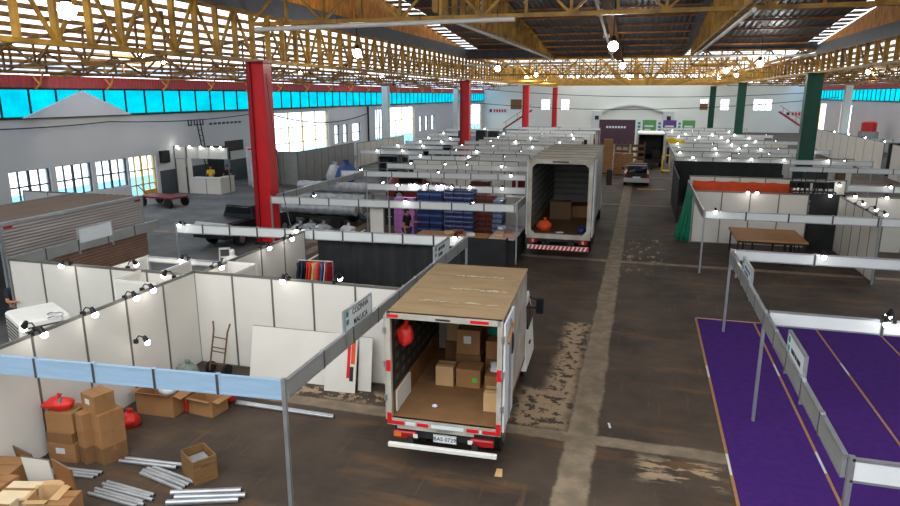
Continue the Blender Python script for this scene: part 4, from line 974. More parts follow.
# faint raised marks on the grey wall
mb = MB(); 
for k in range(3):
    y = 38.0+k*.62; mb.box(XL,y,4.2,XL+.03,y+.1,4.6).box(XL,y+.3,4.2,XL+.03,y+.4,4.6).box(XL,y,4.2,XL+.03,y+.4,4.28)
for k in range(8): mb.box(XL,40.3+k*.5,4.18,XL+.03,40.6+k*.5,4.32)
one('wall_sign', 'faded grey lettering high on the grey wall', 'lettering', mb, K['wainscot'])
# swags of cable
def cable(label, pts, r=.03, m='blackp'):
    return one('hanging_cable', label, 'cable', MB().path(pts, r, 5), K[m])
def sagp(p, q, s, n=14): return [tuple(Vector(p).lerp(Vector(q), k/n)-Vector((0,0,s*4*(k/n)*(1-k/n)))) for k in range(n+1)]
cable('dark cable sagging along the grey wall under the cyan band', sagp((-28.8,20,4.8),(-28.8,31,4.75),.15)[:-1]+sagp((-28.8,31,4.75),(-28.8,47,4.9),.25))
cable('dark cable drooping from the wall toward the pale columns', sagp((-28.8,47,4.9),(-28.7,67.8,4.3),.9), .05)
cable('thin dark cable hanging beside the red column down to the beam', sagp((-14.6,24.2,7.),(-10.2,17.8,2.3),.9), .018)
cable('thin overhead cable stretched before the far wall, upper one', sagp((-28,119,7.2),(25.8,119,6.6),1.0), .05)
cable('thin overhead cable stretched before the far wall, lower one', sagp((-28,110,5.),(25.8,105,5.9),1.4), .05)
one('standpipe', 'dark vertical pipe on the grey wall by the small windows', 'pipe', MB().tube((-28.8,68.,0),(-28.8,68.,5.),.1,8), K['dark'])
# red fire tank, stair frames and small signs at the far end
one('water_tank', 'red tank standing on the long white screens by the side wall', 'tank', MB().tube((0,0,0),(0,0,.9),.75,16).sphere((0,0,.9),.75,16,4,(1,1,.3),0,PI/2), K['redp'], (24.0,84,2.3))
one('tank_stand', 'grey stand under the red tank', 'stand', MB().box(-.8,-.8,0,.8,.8,2.3), K['fasciag'], (24.0,84,0))
for i, (x, s) in enumerate(((-21.5,1),(23.3,-1))):
    t = T('stair_frame', 'red steel stair frame before the far wall, on the %s column side' % ('red','green')[i], 'stairs', (x,118,0))
    for k in (0, .9): MB().bar((-2.5*s,k,.3),(2.5*s,k,3.6),.12,.22).build('stringer', K['redd'], t)
    for k in range(9): MB().box(-2.3*s+.55*s*k-.15,0,.4+.4*k,-2.3*s+.55*s*k+.15,.9,.45+.4*k).build('tread', K['redd'], t)
    for k in (-2., 0, 2.): MB().bar((k*s,0,1.9+.66*k),(k*s,0,2.9+.66*k),.06,.06).build('rail_post', K['redd'], t)
    MB().bar((-2.5*s,0,1.3),(2.5*s,0,4.6),.07,.07).build('handrail', K['redd'], t)
for i, (x, z) in enumerate(((-28.,2.9),(22.8,2.7))):
    t = T('wall_sign', 'small sign with red letters on the far wall, %s column side' % ('red','green')[i], 'sign', (x,123.9,z))
    MB().box(0,0,0,3.6,.08,.9).build('sign_board', K['sign'], t)
    mb = MB()
    for k in range(5): mb.box(.9+k*.5,-.03,.2,1.25+k*.5,0,.7)
    mb.build('lettering', K['redc'], t); MB().box(.15,-.03,.2,.6,0,.7).build('emblem', K['ink'], t)
# stage backdrop: printed banners
BN = [(-5.4,-.9,'maroon','dark maroon'),(-.9,-.05,'sign','white, next to the maroon'),(-.05,1.6,'greenb','green'),(1.6,2.4,'sign','white, between green and violet'),(2.4,4.0,'violetb','violet'),(4.0,4.7,'sign','white, past the violet'),(4.7,6.2,'greenb','small green')]
for i, (a, b, m, lab) in enumerate(BN):
    t = T('stage_banner', '%s printed banner of the stage backdrop at the far end' % lab, 'banner', (a,88.,0))
    MB().box(0,0,.1,b-a-.02,.06,3.15).build('banner_cloth', K[m], t)
    mb = MB(); w = b-a
    if m == 'sign':
        for k in range(6): mb.box(w*.3,-.02,.5+k*.42,w*.7,0,.78+k*.42)
        mb.build('lettering', K['inkteal'], t)
    elif m == 'maroon':
        for k in range(7): mb.box(.9+k*.36,-.02,2.1,1.15+k*.36,0,2.35)
        mb.build('lettering', K['sign'], t)
    else:
        mb.box(w*.15,-.02,2.3,w*.8,0,2.5).box(w*.15,-.02,1.9,w*.6,0,2.05); mb.build('lettering', K['sign'], t)
    MB().box(0,.06,0,.08,.14,3.15).build('banner_pole', K['dark'], t)
# stacks of cartons and wrapped goods by the far vehicles
pk = carton('brown carton in the tall pallet stacks beside the small silver car', -3.3, 54.6, 0, .7, .6, .55, 0, 'card', group='cartons on the far pallets')
for i in range(5):
    for j in range(5):
        if (i, j) != (0, 0) and j < (4,5,3,3,2)[i]: dup(pk, (-3.3+.78*i+rnd.uniform(-.04,.04), 54.6+.5*(i > 1), .56*j), rnd.uniform(-.1,.1))
for i in range(3):
    t = T('wooden_pallet', 'upright wooden pallet among the far cartons, %s from the white truck' % ORD[i], 'pallet', (-3.4+1.3*i,57.2,0))
    for k in range(5): MB().box(0,0,.1+.48*k,1.1,.03,.3+.48*k).build('board', K['woodd'], t)
    for k in (0,.5,1.0): MB().box(k,.03,0,k+.1,.13,2.45).build('bearer', K['woodd'], t)
t = T('yellow_trolley', 'yellow framed hand trolley at the corner of the stands', 'trolley', (2.0,57.,0), .2)
MB().path([(-.3,0,.2),(-.3,.1,1.4),(.3,.1,1.4),(.3,0,.2)], .05, 6).build('trolley_frame', K['yshirt'], t); MB().box(-.35,-.5,.15,.35,.1,.22).build('trolley_deck', K['yshirt'], t)
for s in (-.3,.3): MB().wheel((s,-.2,.1),.1,.06,10).build('wheel', K['rubber'], t)
one('yellow_cover', 'yellow cover hanging over the stand corner above the trolley', 'cloth', MB().cloth(lambda u, v: (1.5*u,.1*math.sin(u*9),.6*v+.12*math.sin(u*6)), 20, 4), K['yshirt'], (2.05,61.,1.9), solid=.02)
# things filling the far stands
def table(label, x, y, w, m):
    t = T('trade_table', label, 'table', (x,y,0), 0, 'tables in the far stands')
    MB().box(-w/2,-.35,.72,w/2,.35,.76).build('tabletop', K[m], t)
    for sx in (-1,1):
        for sy in (-1,1): MB().box(sx*(w/2-.06)-.02,sy*.3-.02,0,sx*(w/2-.06)+.02,sy*.3+.02,.72).build('leg', K['dark'], t)
for i, (x, y, m) in enumerate(((-18.5,47.5,'blackp'),(-16.8,48.,'dark'),(-19.2,52.6,'woodd'),(-17.5,52.8,'black'),(-17.1,57.2,'dark'),(-18.8,57.8,'bluebox'),(-20.,62.6,'blackp'),(-17.2,63.,'redpack'),(-19.5,70.,'dark'))):
    t = T('display_shelf', 'dark filled display shelf in the outer aisle block, %s counted from the rolls' % ORD[i], 'shelf', (x,y,0), 0)
    MB().box(-.8,.3,0,.8,.35,1.9).build('back_board', K['dark'], t)
    for k in range(4): MB().box(-.8,-.2,.15+.5*k,.8,.3,.2+.5*k).build('shelf_board', K['alu'], t)
    for s in (-.8,.76): MB().box(s,-.2,0,s+.04,.3,1.9).build('side_post', K['alu'], t)
    for k in range(3): MB().box(-.7,-.12,.2+.5*k,.5-.2*k,.25,.5+.5*k).build('shelf_goods', K[m], t)
MATS = ['card','card2','black','blackp','bluebox','redpack','plasticw','dark','woodd','carred','fascia','panel']
MN = {'card':'brown','card2':'dark brown','black':'black cloth','blackp':'black','bluebox':'dark blue','redpack':'dark red','plasticw':'white film','dark':'dark grey','woodd':'dark wooden','carred':'wine red','fascia':'pale grey','panel':'white'}
for side, rows in (('counted from the pickup', ROWL), ('behind the black screens', ROWR)):
    for i, (y, a, b, n) in enumerate(rows):
        if side[0] == 'c' and i == 0: continue
        if not (side[0] == 'c' and i in (2,3)): table('plain trade table in the %s stand row %s' % (ORD[i], side), a+(b-a)*rnd.uniform(.3,.7), y+.9, 1.6, rnd.choice(('panel','wood','black')))
        for k in range(6 if i < 6 else 4):
            x = a+(b-a)*(k+.3+rnd.uniform(0,.4))/(6 if i < 6 else 4); m = rnd.choice(MATS); h = rnd.uniform(.7,1.7); w = rnd.uniform(.4,1.0)
            yy = y+2.0+rnd.uniform(-.25,.25)
            if x < -9.5 and 34.5 < yy < 41: continue
            t = T('storage_case', '%s storage case in the %s row %s, %s along' % (MN[m], ORD[i], side, ORD[k]), 'case', (x,yy,0), rnd.uniform(-.3,.3))
            MB().rbox(-w/2,-.3,0,w/2,.3,h,.02).build('case_body', K[m], t); MB().box(-w/2-.01,-.31,h-.1,w/2+.01,.31,h-.04).build('case_lid', K[m], t)
            MB().box(-.1,-.33,h*.5,.1,-.3,h*.5+.04).build('case_handle', K['chrome'], t)
# potted plants and dark loudspeakers by the second red column
for i, (x, y) in enumerate(((-19.2,65.5),(-15.,52.))):
    t = T('potted_plant', 'leafy green potted plant %s' % ('before the loudspeakers among the far stands','in front of the second red column')[i], 'plant', (x,y,0))
    MB().tube((0,0,0),(0,0,.5),.25,10,.32).build('pot', K['dark'], t)
    mb = MB(); K.setdefault('leaf', mat('leaf_green', srgb(84,140,50), .6, var=.3))
    for k in range(40):
        a, e, l = rnd.uniform(0,6.28), rnd.uniform(.3,1.4), rnd.uniform(.6,1.3); d = Vector((math.cos(a)*math.cos(e),math.sin(a)*math.cos(e),math.sin(e)))*l; s = Vector((-d.y,d.x,0)).normalized()*.09
        p = Vector((0,0,.5)); mb.add([p, p+d*.55+s, p+d, p+d*.55-s], [(0,1,2,3)])
    mb.build('foliage', K['leaf'], t)
for i, (x, y, z) in enumerate(((-17.5,66.,0),(-15.9,67.,0),(-14.4,66.,0))):
    t = T('loudspeaker', 'black loudspeaker cabinet by the second red column, %s toward the middle aisle' % ORD[i], 'loudspeaker', (x,y,z))
    MB().rbox(-.5,-.4,0,.5,.4,2.7,.03).build('cabinet', K['blackp'], t); MB().tube((0,-.41,1.9),(0,-.4,1.9),.35,14).build('speaker_cone', K['dark'], t)
bag('pale blue bundled bag beside the grey hoarding', -19.8, 42.5, 0, .8, 'bluel', (.9,.8,1.))
bag('white bundled bag beside the pale blue one', -21.0, 43.2, 0, .7, 'plasticw', (.9,.8,1.))

# ------------------------------------------------------------------ vehicles
def taper(mb, secs, smooth=False):   # loft along y: (y, z0, z1, half width at the bottom, half width at the top)
    vs = []
    for y, z0, z1, wb, wt in secs: vs += [(-wb,y,z0),(wb,y,z0),(wt,y,z1),(-wt,y,z1)]
    fs = [(3,2,1,0), tuple(4*(len(secs)-1)+i for i in (0,1,2,3))]
    for k in range(len(secs)-1):
        a, b = 4*k, 4*k+4
        for i in range(4): j = (i+1) % 4; fs.append((a+i,a+j,b+j,b+i))
    return mb.add(vs, fs)
# --- near box truck, seen from behind, doors folded open along its sides
W, ZF, ZR, LB = 1.9, .88, 2.75, 3.3; h = W/2
t = T('box_truck', 'small white box truck with a tan roof, loaded with cartons, rear doors open', 'truck', (-2.88,9.62,0), .045)
nt = t
MB().box(-h,0,ZF-.1,h,LB,ZF).build('cargo_floor', K['ply'], t)
MB().box(-h+.05,.05,ZF,h-.05,1.5,ZF+.006).box(-h+.05,1.52,ZF,h-.05,2.4,ZF+.006).build('cardboard_lining', K['card2'], t)
mb = MB().box(-h,.04,ZF,-h+.035,LB,ZR-.03); mb.build('side_wall', K['dirtyw'], t)
MB().box(h-.035,.04,ZF,h,LB,ZR-.03).build('side_wall', K['dirtyw'], t)
MB().box(-h,LB-.035,ZF,h,LB,ZR-.03).build('front_wall', K['dirtyw'], t)
K['tanroof'] = mat('dusty_tan_roof', srgb(152,127,94), .75, var=.16, scale=1.6, stretch=(1,3,1))
rf = MB().box(-h-.01,0,ZR-.03,h+.01,LB+.01,ZR).build('roof', K['tanroof'], t)
for y in (.62, 1.5, 2.35): MB().box(-h+.02,y-.04,ZR,h-.02,y+.04,ZR+.006).build('roof_seam', K['tanroof'], rf)
K['scuff'] = mat('pale_scuff', srgb(206,192,164), .8, var=.2, scale=9)
for y0, x0, x1 in ((.75,-.6,.75),(2.45,-.3,.6),(1.55,-.2,.8)):
    mb = MB()
    for k in range(26):
        x = rnd.uniform(x0,x1); y = y0+rnd.uniform(-.05,.05); r = rnd.uniform(.02,.07)
        mb.box(x-r,y-.012,ZR+.006,x+r,y+.012,ZR+.008)
    mb.build('scuff_stain', K['scuff'], rf)
# rear frame with reflective tape
mb = MB().box(-h-.02,-.03,ZF-.12,-h+.06,.06,ZR).box(h-.06,-.03,ZF-.12,h+.02,.06,ZR).box(-h,-.03,ZR-.09,h,.06,ZR).box(-h,-.03,ZF-.12,h,.06,ZF+.0); mb.build('rear_frame', K['dirtyw'], t)
for s in (-1, 1):
    for z in (ZF-.1, ZF+.85): MB().box(s*h-.058*(s>0)-.02*(s<0),-.035,z,s*h+.02*(s>0)+.058*(s<0),-.03,z+.2).build('red_reflective_tape', K['redc'], t)
for x0, x1 in ((-h,-h+.28),(-.45,-.25),(.4,.6),(h-.28,h)): MB().box(x0,-.036,ZF-.1,x1,-.03,ZF-.04).build('red_reflective_tape', K['redc'], t)
for x0, x1 in ((-h+.02,-h+.2),(.45,.75)): MB().box(x0,-.036,ZR-.07,x1,-.03,ZR-.02).build('red_reflective_tape', K['redc'], t)
for x0, x1 in ((-h+.3,-.48),(-.2,.35),(.62,h-.3)): MB().box(x0,-.036,ZF-.1,x1,-.03,ZF-.04).build('white_reflective_tape', K['sign'], t)
MB().box(-.12,-.035,ZR-.07,.12,-.03,ZR-.04).build('clearance_lamp', K['dark'], t)
# inner lining: dark lashing grid on the side wall, plank below
MB().box(-h+.036,.08,ZF+.42,-h+.046,LB-.05,ZR-.05).build('dark_liner', K['dark'], t)
mb = MB()
for k in range(9):
    for j in range(6): mb.box(-h+.046,.25+.34*k,ZF+.55+.2*j,-h+.052,.25+.34*k+.2,ZF+.55+.2*j+.1)
mb.build('lashing_net', K['postd'], t)
MB().box(-h+.036,.1,ZF,-h+.06,LB-.1,ZF+.42).build('kick_board', K['ply'], t)
MB().box(-h+.06,.2,ZF+.02,-h+.09,1.0,ZF+.4).build('white_liner_board', K['panel'], t)
# folded doors
d = MB().box(h+.03,.02,ZF-.06,h+.065,.98,ZR-.06).build('rear_door', K['fascia'], t)
MB().tube((h+.085,.45,ZF),(h+.085,.45,ZR-.1),.018,8).build('lock_rod', K['chrome'], d); MB().bar((h+.1,.15,ZR-.42),(h+.1,.62,ZR-.22),.03,.05).build('wooden_bar', K['wood'], d)
MB().sphere((h+.08,.7,ZR-.62),.12,10,6,(.25,1,1.7)).build('mud_stain', K['dark'], d)
d = MB().box(-h-.065,.02,ZF-.06,-h-.03,.98,ZR-.06).build('rear_door', K['dirtyw'], t)
MB().tube((-h-.085,.45,ZF),(-h-.085,.45,ZR-.1),.018,8).build('lock_rod', K['chrome'], d)
for z in (1.2,1.8,2.4): MB().box(-h-.06,-.05,z,-h-.01,.03,z+.1).box(h+.01,-.05,z,h+.06,.03,z+.1).build('hinge', K['chrome'], t)
# chassis, bumper, lights, plate
MB().box(-.42,.1,.5,-.3,LB+1.3,.76).box(.3,.1,.5,.42,LB+1.3,.76).box(-.8,.3,.62,.8,.42,.76).box(-h+.1,.02,.55,h-.1,.1,.76).build('chassis', K['dark'], t)
MB().box(-h+.15,-.02,.7,.52,.03,.77).build('rear_sill', K['dirtyw'], t)
MB().rbox(-h+.02,-.16,.42,h-.02,-.09,.49,.01).build('bumper_bar', K['white'], t)
MB().box(-.6,-.1,.44,-.5,.15,.6).box(.5,-.1,.44,.6,.15,.6).build('bumper_bracket', K['dark'], t)
for s in (-1, 1):
    l = MB().rbox(s*.66-.2,-.06,.56,s*.66+.2,.02,.67,.02).build('tail_light', K['tail'], t)
    MB().box(s*.66-.19*s-.04,-.065,.58,s*.66-.19*s+.04,-.06,.65).build('reversing_lens', K['white'], l)
    if s < 0: MB().box(-.85,-.065,.575,-.72,-.06,.655).build('turn_lens', K['amber'], l)
p = MB().box(-.16,-.075,.55,.24,-.06,.69).build('licence_plate', K['sign'], t)
MB().box(-.16,-.077,.55,.24,-.0755,.556).box(-.16,-.077,.684,.24,-.0755,.69).box(-.16,-.077,.55,-.154,-.0755,.69).box(.234,-.077,.55,.24,-.0755,.69).build('plate_border', K['ink'], p)
text(p, 'BAS 0729', .098, K['ink'], basis((.04,-.077,.618),(1,0,0),(0,0,1),(0,-1,0)))
MB().box(-.1,-.03,.73,.14,.0,.76).build('latch_plate', K['chrome'], t)
for s in (-1, 1):
    for dx in (0, -.2):
        w = MB().wheel((s*(.78+dx*1),.95,.33), .33, .18, 20).build('rear_wheel', K['rubber'], t)
        if not dx: MB().wheel((s*.88,.95,.33), .19, .02, 14).build('wheel_rim', K['chrome'], w)
    w = MB().wheel((s*.74,LB+.95,.33), .33, .2, 20).build('front_wheel', K['rubber'], t); MB().wheel((s*.85,LB+.95,.33), .2, .02, 14).build('wheel_rim', K['chrome'], w)
    MB().box(s*h-.03*s,.5,.62,s*h,1.5,.8).build('mudguard', K['dark'], t)
cab = taper(MB(), [(LB+.1,.45,1.95,.97,.92),(LB+.95,.45,2.0,.98,.89),(LB+1.45,.45,1.3,.98,.93),(LB+1.7,.5,1.1,.95,.88)]).build('cab', K['white'], t)
taper(MB(), [(LB+.25,1.35,1.88,.975,.915),(LB+.9,1.35,1.9,.975,.885),(LB+1.3,1.35,1.4,.965,.945)]).build('side_window', K['carglass'], cab)
for s in (-1, 1):
    q = MB().path([(s*.92,LB+1.0,1.6),(s*1.1,LB+.95,1.62)], .02, 6).path([(s*.9,LB+1.0,1.85),(s*1.1,LB+.95,1.8)], .02, 6).build('mirror_arm', K['blackp'], t)
    MB().rbox(s*1.14-.08,LB+.9,1.5,s*1.14+.08,LB+1.0,1.86,.02).build('mirror_head', K['blackp'], q)
    MB().box(s*1.14-.06,LB+.892,1.54,s*1.14+.06,LB+.899,1.82).build('mirror_glass', K['carglass'], q)
    MB().box(s*1.0,LB+.2,1.05,s*1.03,LB+.32,1.1).build('door_handle', K['blackp'], cab)
# load of the near truck (each box its own thing), in world coordinates
Mt = Matrix.Translation((-2.88,9.62,0)) @ Matrix.Rotation(.045,4,'Z')
def inT(x, y, z): return Mt @ Vector((x,y,z))
zf = ZF+.008
for lab, x, y, z, w, d, hh, m, lb in (
    ('narrow carton standing alone in the near truck, before the kick board', -.33,1.55,0,.34,.3,.38,'card3',0),
    ('broad carton with a small green sticker in the near truck', .12,1.62,0,.46,.4,.36,'card',0),
    ('carton in the near truck, wedged against the side wall behind the smallest one', .68,1.42,0,.42,.42,.36,'card',0),
    ('small carton closest to the opening of the near truck', .74,.72,0,.34,.32,.34,'card3',0),
    ('carton with white label stacked high in the near truck', .0,2.2,.42,.46,.42,.5,'card',1),
    ('carton under the white labelled one in the near truck', .0,2.2,0,.5,.44,.41,'card2',0),
    ('pale carton at the back of the near truck, up against the front wall', -.35,2.9,.4,.5,.4,.75,'card3',0),
    ('dark carton at the bottom back of the near truck', -.35,2.9,0,.55,.45,.39,'card2',0),
    ('carton stacked in the corner of the near truck, upper one', .6,2.2,.38,.5,.46,.36,'card',0),
    ('carton stacked in the corner of the near truck, lower one', .6,2.2,0,.52,.46,.37,'card2',0),
    ('tall brown carton at the back corner of the near truck', .55,2.9,0,.5,.44,1.1,'card2',0)):
    p = inT(x, y, zf+z); o = carton(lab, p.x, p.y, p.z, w, d, hh, .045, m, lab=bool(lb))
    if 'sticker' in lab: MB().box(.08,-d/2-.004,.12,.17,-d/2,.2).build('green_sticker', K['cargreen'], o)
p = inT(.72,1.42,zf+.37); bag('clear film bundle lying on a carton in the near truck', p.x, p.y, p.z, .17, 'plasticw', (1.2,.9,.6))
p = inT(-.78,.45,ZR-.72); o = bag('red bag hanging on the side wall inside the near truck', p.x, p.y, p.z, .17, 'redp', (.9,.9,1.15))
MB().tube((0,0,.45),(-.05,0,.62),.01,5).build('hanging_string', K['redp'], o)
p = inT(.62,2.2,zf+.75); bag('dark green sack on top of the corner cartons in the near truck', p.x, p.y, p.z, .25, 'teal', (1.,.8,.8))
p = inT(-.28,.5,zf); one('crumpled_paper', 'crumpled white paper on the floor of the near truck', 'paper', MB().sphere((0,0,.03),.045,8,5,(1.2,.9,.7)), K['sign'], p)

# --- tall truck further back, empty corrugated body
W2, F2, R2, L2 = 2.36, 1.0, 3.85, 8.3; h = W2/2
t = T('box_truck', 'tall white truck with an open empty ribbed cargo body, further back', 'truck', (-2.85,24.9,0), .012)
MB().box(-h,0,F2-.12,h,L2,F2).build('cargo_floor', K['woodd'], t)
K['ribw'] = mat('ribbed_wall', srgb(132,130,126), .45, .3, var=.3, scale=2.5)
for s in (-1, 1):
    w = MB().box(s*h,.05,F2,s*(h-.03),L2,R2).build('side_wall', K['fasciag'], t)
    mb = MB()
    for k in range(9): mb.box(s*(h-.03),.1,F2+.35+.28*k,s*(h-.07),L2-.05,F2+.45+.28*k)
    mb.build('wall_rib', K['ribw'], w)
w = MB().box(-h,L2-.05,F2,h,L2,R2).build('front_wall', K['fasciag'], t)
mb = MB()
for k in range(9): mb.box(-h+.07,L2-.1,F2+.35+.28*k,h-.07,L2-.05,F2+.45+.28*k)
mb.build('wall_rib', K['ribw'], w)
rf = MB().box(-h-.02,0,R2-.04,h+.02,L2,R2).build('roof', K['dirtyw'], t)
for k in range(6): MB().box(-h,1.+k*1.3,R2,h,1.06+k*1.3,R2+.015).build('roof_seam', K['post'], rf)
mb = MB().box(-h-.03,-.06,F2-.16,-h+.13,.08,R2+.02).box(h-.13,-.06,F2-.16,h+.03,.08,R2+.02).box(-h,-.06,R2-.15,h,.08,R2+.02).box(-h,-.06,F2-.16,h,.08,F2+.02)
for s in (-1, 1):
    for z, q in ((R2-.15,-1),(F2+.02,1)): mb.prism([(s*(h-.13),z),(s*(h-.28),z),(s*(h-.13),z+q*.15)], 'y', -.06, .08)
mb.build('rear_frame', K['dirtyw'], t)
MB().box(-.3,-.075,R2-.1,.3,-.06,R2-.05).build('clearance_lamp', K['ink'], t)
d = MB().box(h+.05,.05,F2-.05,h+.09,1.15,R2-.05).build('rear_door', K['fascia'], t); MB().tube((h+.11,.6,F2),(h+.11,.6,R2-.1),.025,8).build('lock_rod', K['chrome'], d)
d = MB().box(-h-.09,.05,F2-.05,-h-.05,1.15,R2-.05).build('rear_door', K['fascia'], t); MB().tube((-h-.11,.6,F2),(-h-.11,.6,R2-.1),.025,8).build('lock_rod', K['chrome'], d)
MB().box(-.5,.2,.55,-.36,L2+2,.86).box(.36,.2,.55,.5,L2+2,.86).box(-h+.2,.1,.7,h-.2,.25,.86).build('chassis', K['dark'], t)
b = MB().box(-h+.02,-.12,.42,h-.02,-.06,.58).build('striped_bumper', K['white'], t)
mb = MB()
for k in range(15): x = -h+.06+k*.155; mb.add([(x,-.125,.42),(x+.08,-.125,.42),(x+.15,-.125,.58),(x+.07,-.125,.58)], [(0,1,2,3)])
mb.build('red_stripe', K['redc'], b)
for s in (-1, 1):
    l = MB().rbox(s*.95-.16,-.05,.66,s*.95+.16,.02,.82,.02).build('tail_light', K['tail'], t); MB().box(s*.95-.05,-.055,.68,s*.95+.03,-.05,.8).build('lens', K['dirtyw'], l)
    MB().box(s*.55-.05,-.1,.5,s*.55+.05,.2,.75).build('bumper_bracket', K['dark'], t)
    for y in (2.0, 3.3):
        for dx in (0,.3):
            w = MB().wheel((s*(h-.16-dx),y,.5), .5, .26, 22).build('rear_wheel', K['rubber'], t)
            if not dx: MB().wheel((s*(h-.02),y,.5), .26, .03, 14).build('wheel_rim', K['dark'], w)
    MB().wheel((s*(h-.2),L2+1.3,.5), .5, .3, 22).build('front_wheel', K['rubber'], t)
    q = MB().path([(s*h*.95,L2+1.5,2.3),(s*(h+.28),L2+1.45,2.3)], .03, 6).build('mirror_arm', K['blackp'], t); MB().rbox(s*(h+.3)-.14,L2+1.4,1.7,s*(h+.3)+.14,L2+1.5,2.5,.03).build('mirror_head', K['blackp'], q)
    MB().box(s*(h-.02),1.3,.75,s*(h+.01),4.2,.9).build('mudguard', K['dark'], t)
taper(MB(), [(L2+.3,.6,2.75,1.15,1.1),(L2+1.7,.6,2.7,1.15,1.05),(L2+2.2,.6,1.5,1.15,1.1)]).build('cab', K['white'], t)
for lab, x, y, w, d, hh, m in (('brown sack-like carton deep inside the tall truck',-.35,3.6,.9,.6,.75,'woodd'),('dark carton on the floor of the tall truck',.4,4.2,.7,.6,.5,'card2')):
    carton(lab, -2.85+x, 24.9+y, F2+.002, w, d, hh, .1, m)
bag('orange bag on the floor just inside the tall truck', -3.48, 25.6, F2, .27, 'orangec', (1.1,.9,.8))
bag('blue bag in the corner of the tall truck', -2.0, 25.35, F2, .18, 'bluebox', (1.1,.9,.8))
one('crumpled_paper', 'white paper lying at the mouth of the tall truck', 'paper', MB().box(-.12,-.1,0,.12,.1,.03), K['sign'], (-2.85,25.3,F2+.002), .6)

# --- corrugated truck body behind the near stands
t = T('truck_body', 'long corrugated aluminium truck body with a brown roof behind the white screens', 'truck body', (-15.95,12.95,0), 0)
Lc, wc, z0, z1 = 5.2, 2.7, .75, 2.9
K['alurib'] = mat('ribbed_aluminium', srgb(186,180,178), .35, .55, var=.18, scale=1.5, stretch=(1,.3,2))
K['brownroof'] = mat('brown_roof', srgb(112,94,76), .7, var=.15, scale=1.2, stretch=(2,.4,1))
MB().corr((0,0,z0),(0,Lc,0),(0,0,z1-z0),.018,.085,(1,0,0),.02).build('side_wall', K['alurib'], t)
MB().corr((-wc,0,z0),(0,Lc,0),(0,0,z1-z0),.018,.085,(-1,0,0),.02).build('side_wall', K['alurib'], t)
MB().box(-wc,Lc-.04,z0,0,Lc,z1).build('front_wall', K['alurib'], t)
rf = MB().corr((-wc,0,z1),(0,Lc,0),(wc,0,0),.02,.25,(0,0,1),.02).build('roof', K['brownroof'], t)
MB().box(-wc-.02,-.03,z1-.1,.04,.03,z1+.04).box(-.03,0,z1-.02,.05,Lc,z1+.05).box(-wc-.05,0,z1-.02,-wc+.03,Lc,z1+.05).box(-.02,-.03,z0,.05,.05,z1).box(-.02,Lc-.05,z0,.05,Lc+.02,z1).build('corner_frame', K['alu'], t)
MB().box(.05,.1,z1-.12,.06,.35,z1-.06).box(.05,Lc-.35,z1-.12,.06,Lc-.1,z1-.06).build('side_marker', K['redd'], t)
MB().box(-wc,0,z0,0,.04,z1-.1).build('rear_door', K['dark'], t)
MB().box(-wc,0,z0-.12,0,Lc,z0).box(-wc+.8,0,.45,-wc+.95,Lc,.65).box(-.95,0,.45,-.8,Lc,.65).build('chassis', K['dark'], t)
for y in (1.0, Lc-1.):
    for x in (-wc+.2, -.2): MB().wheel((x,y,.45), .45, .3, 18).build('wheel', K['rubber'], t)
K['rust_brown'] = mat('shaded_side_brown', srgb(128,100,84), .6, var=.15, scale=2)  # reflection and shadow on the body side, put into this brown
MB().corr((.06,1.5,.4),(0,Lc-1.5,0),(0,0,1.5),.015,.09,(1,0,0),.015).build('shaded_side_sheet', K['rust_brown'], t)  # sheet added to carry the shaded look of the lower side

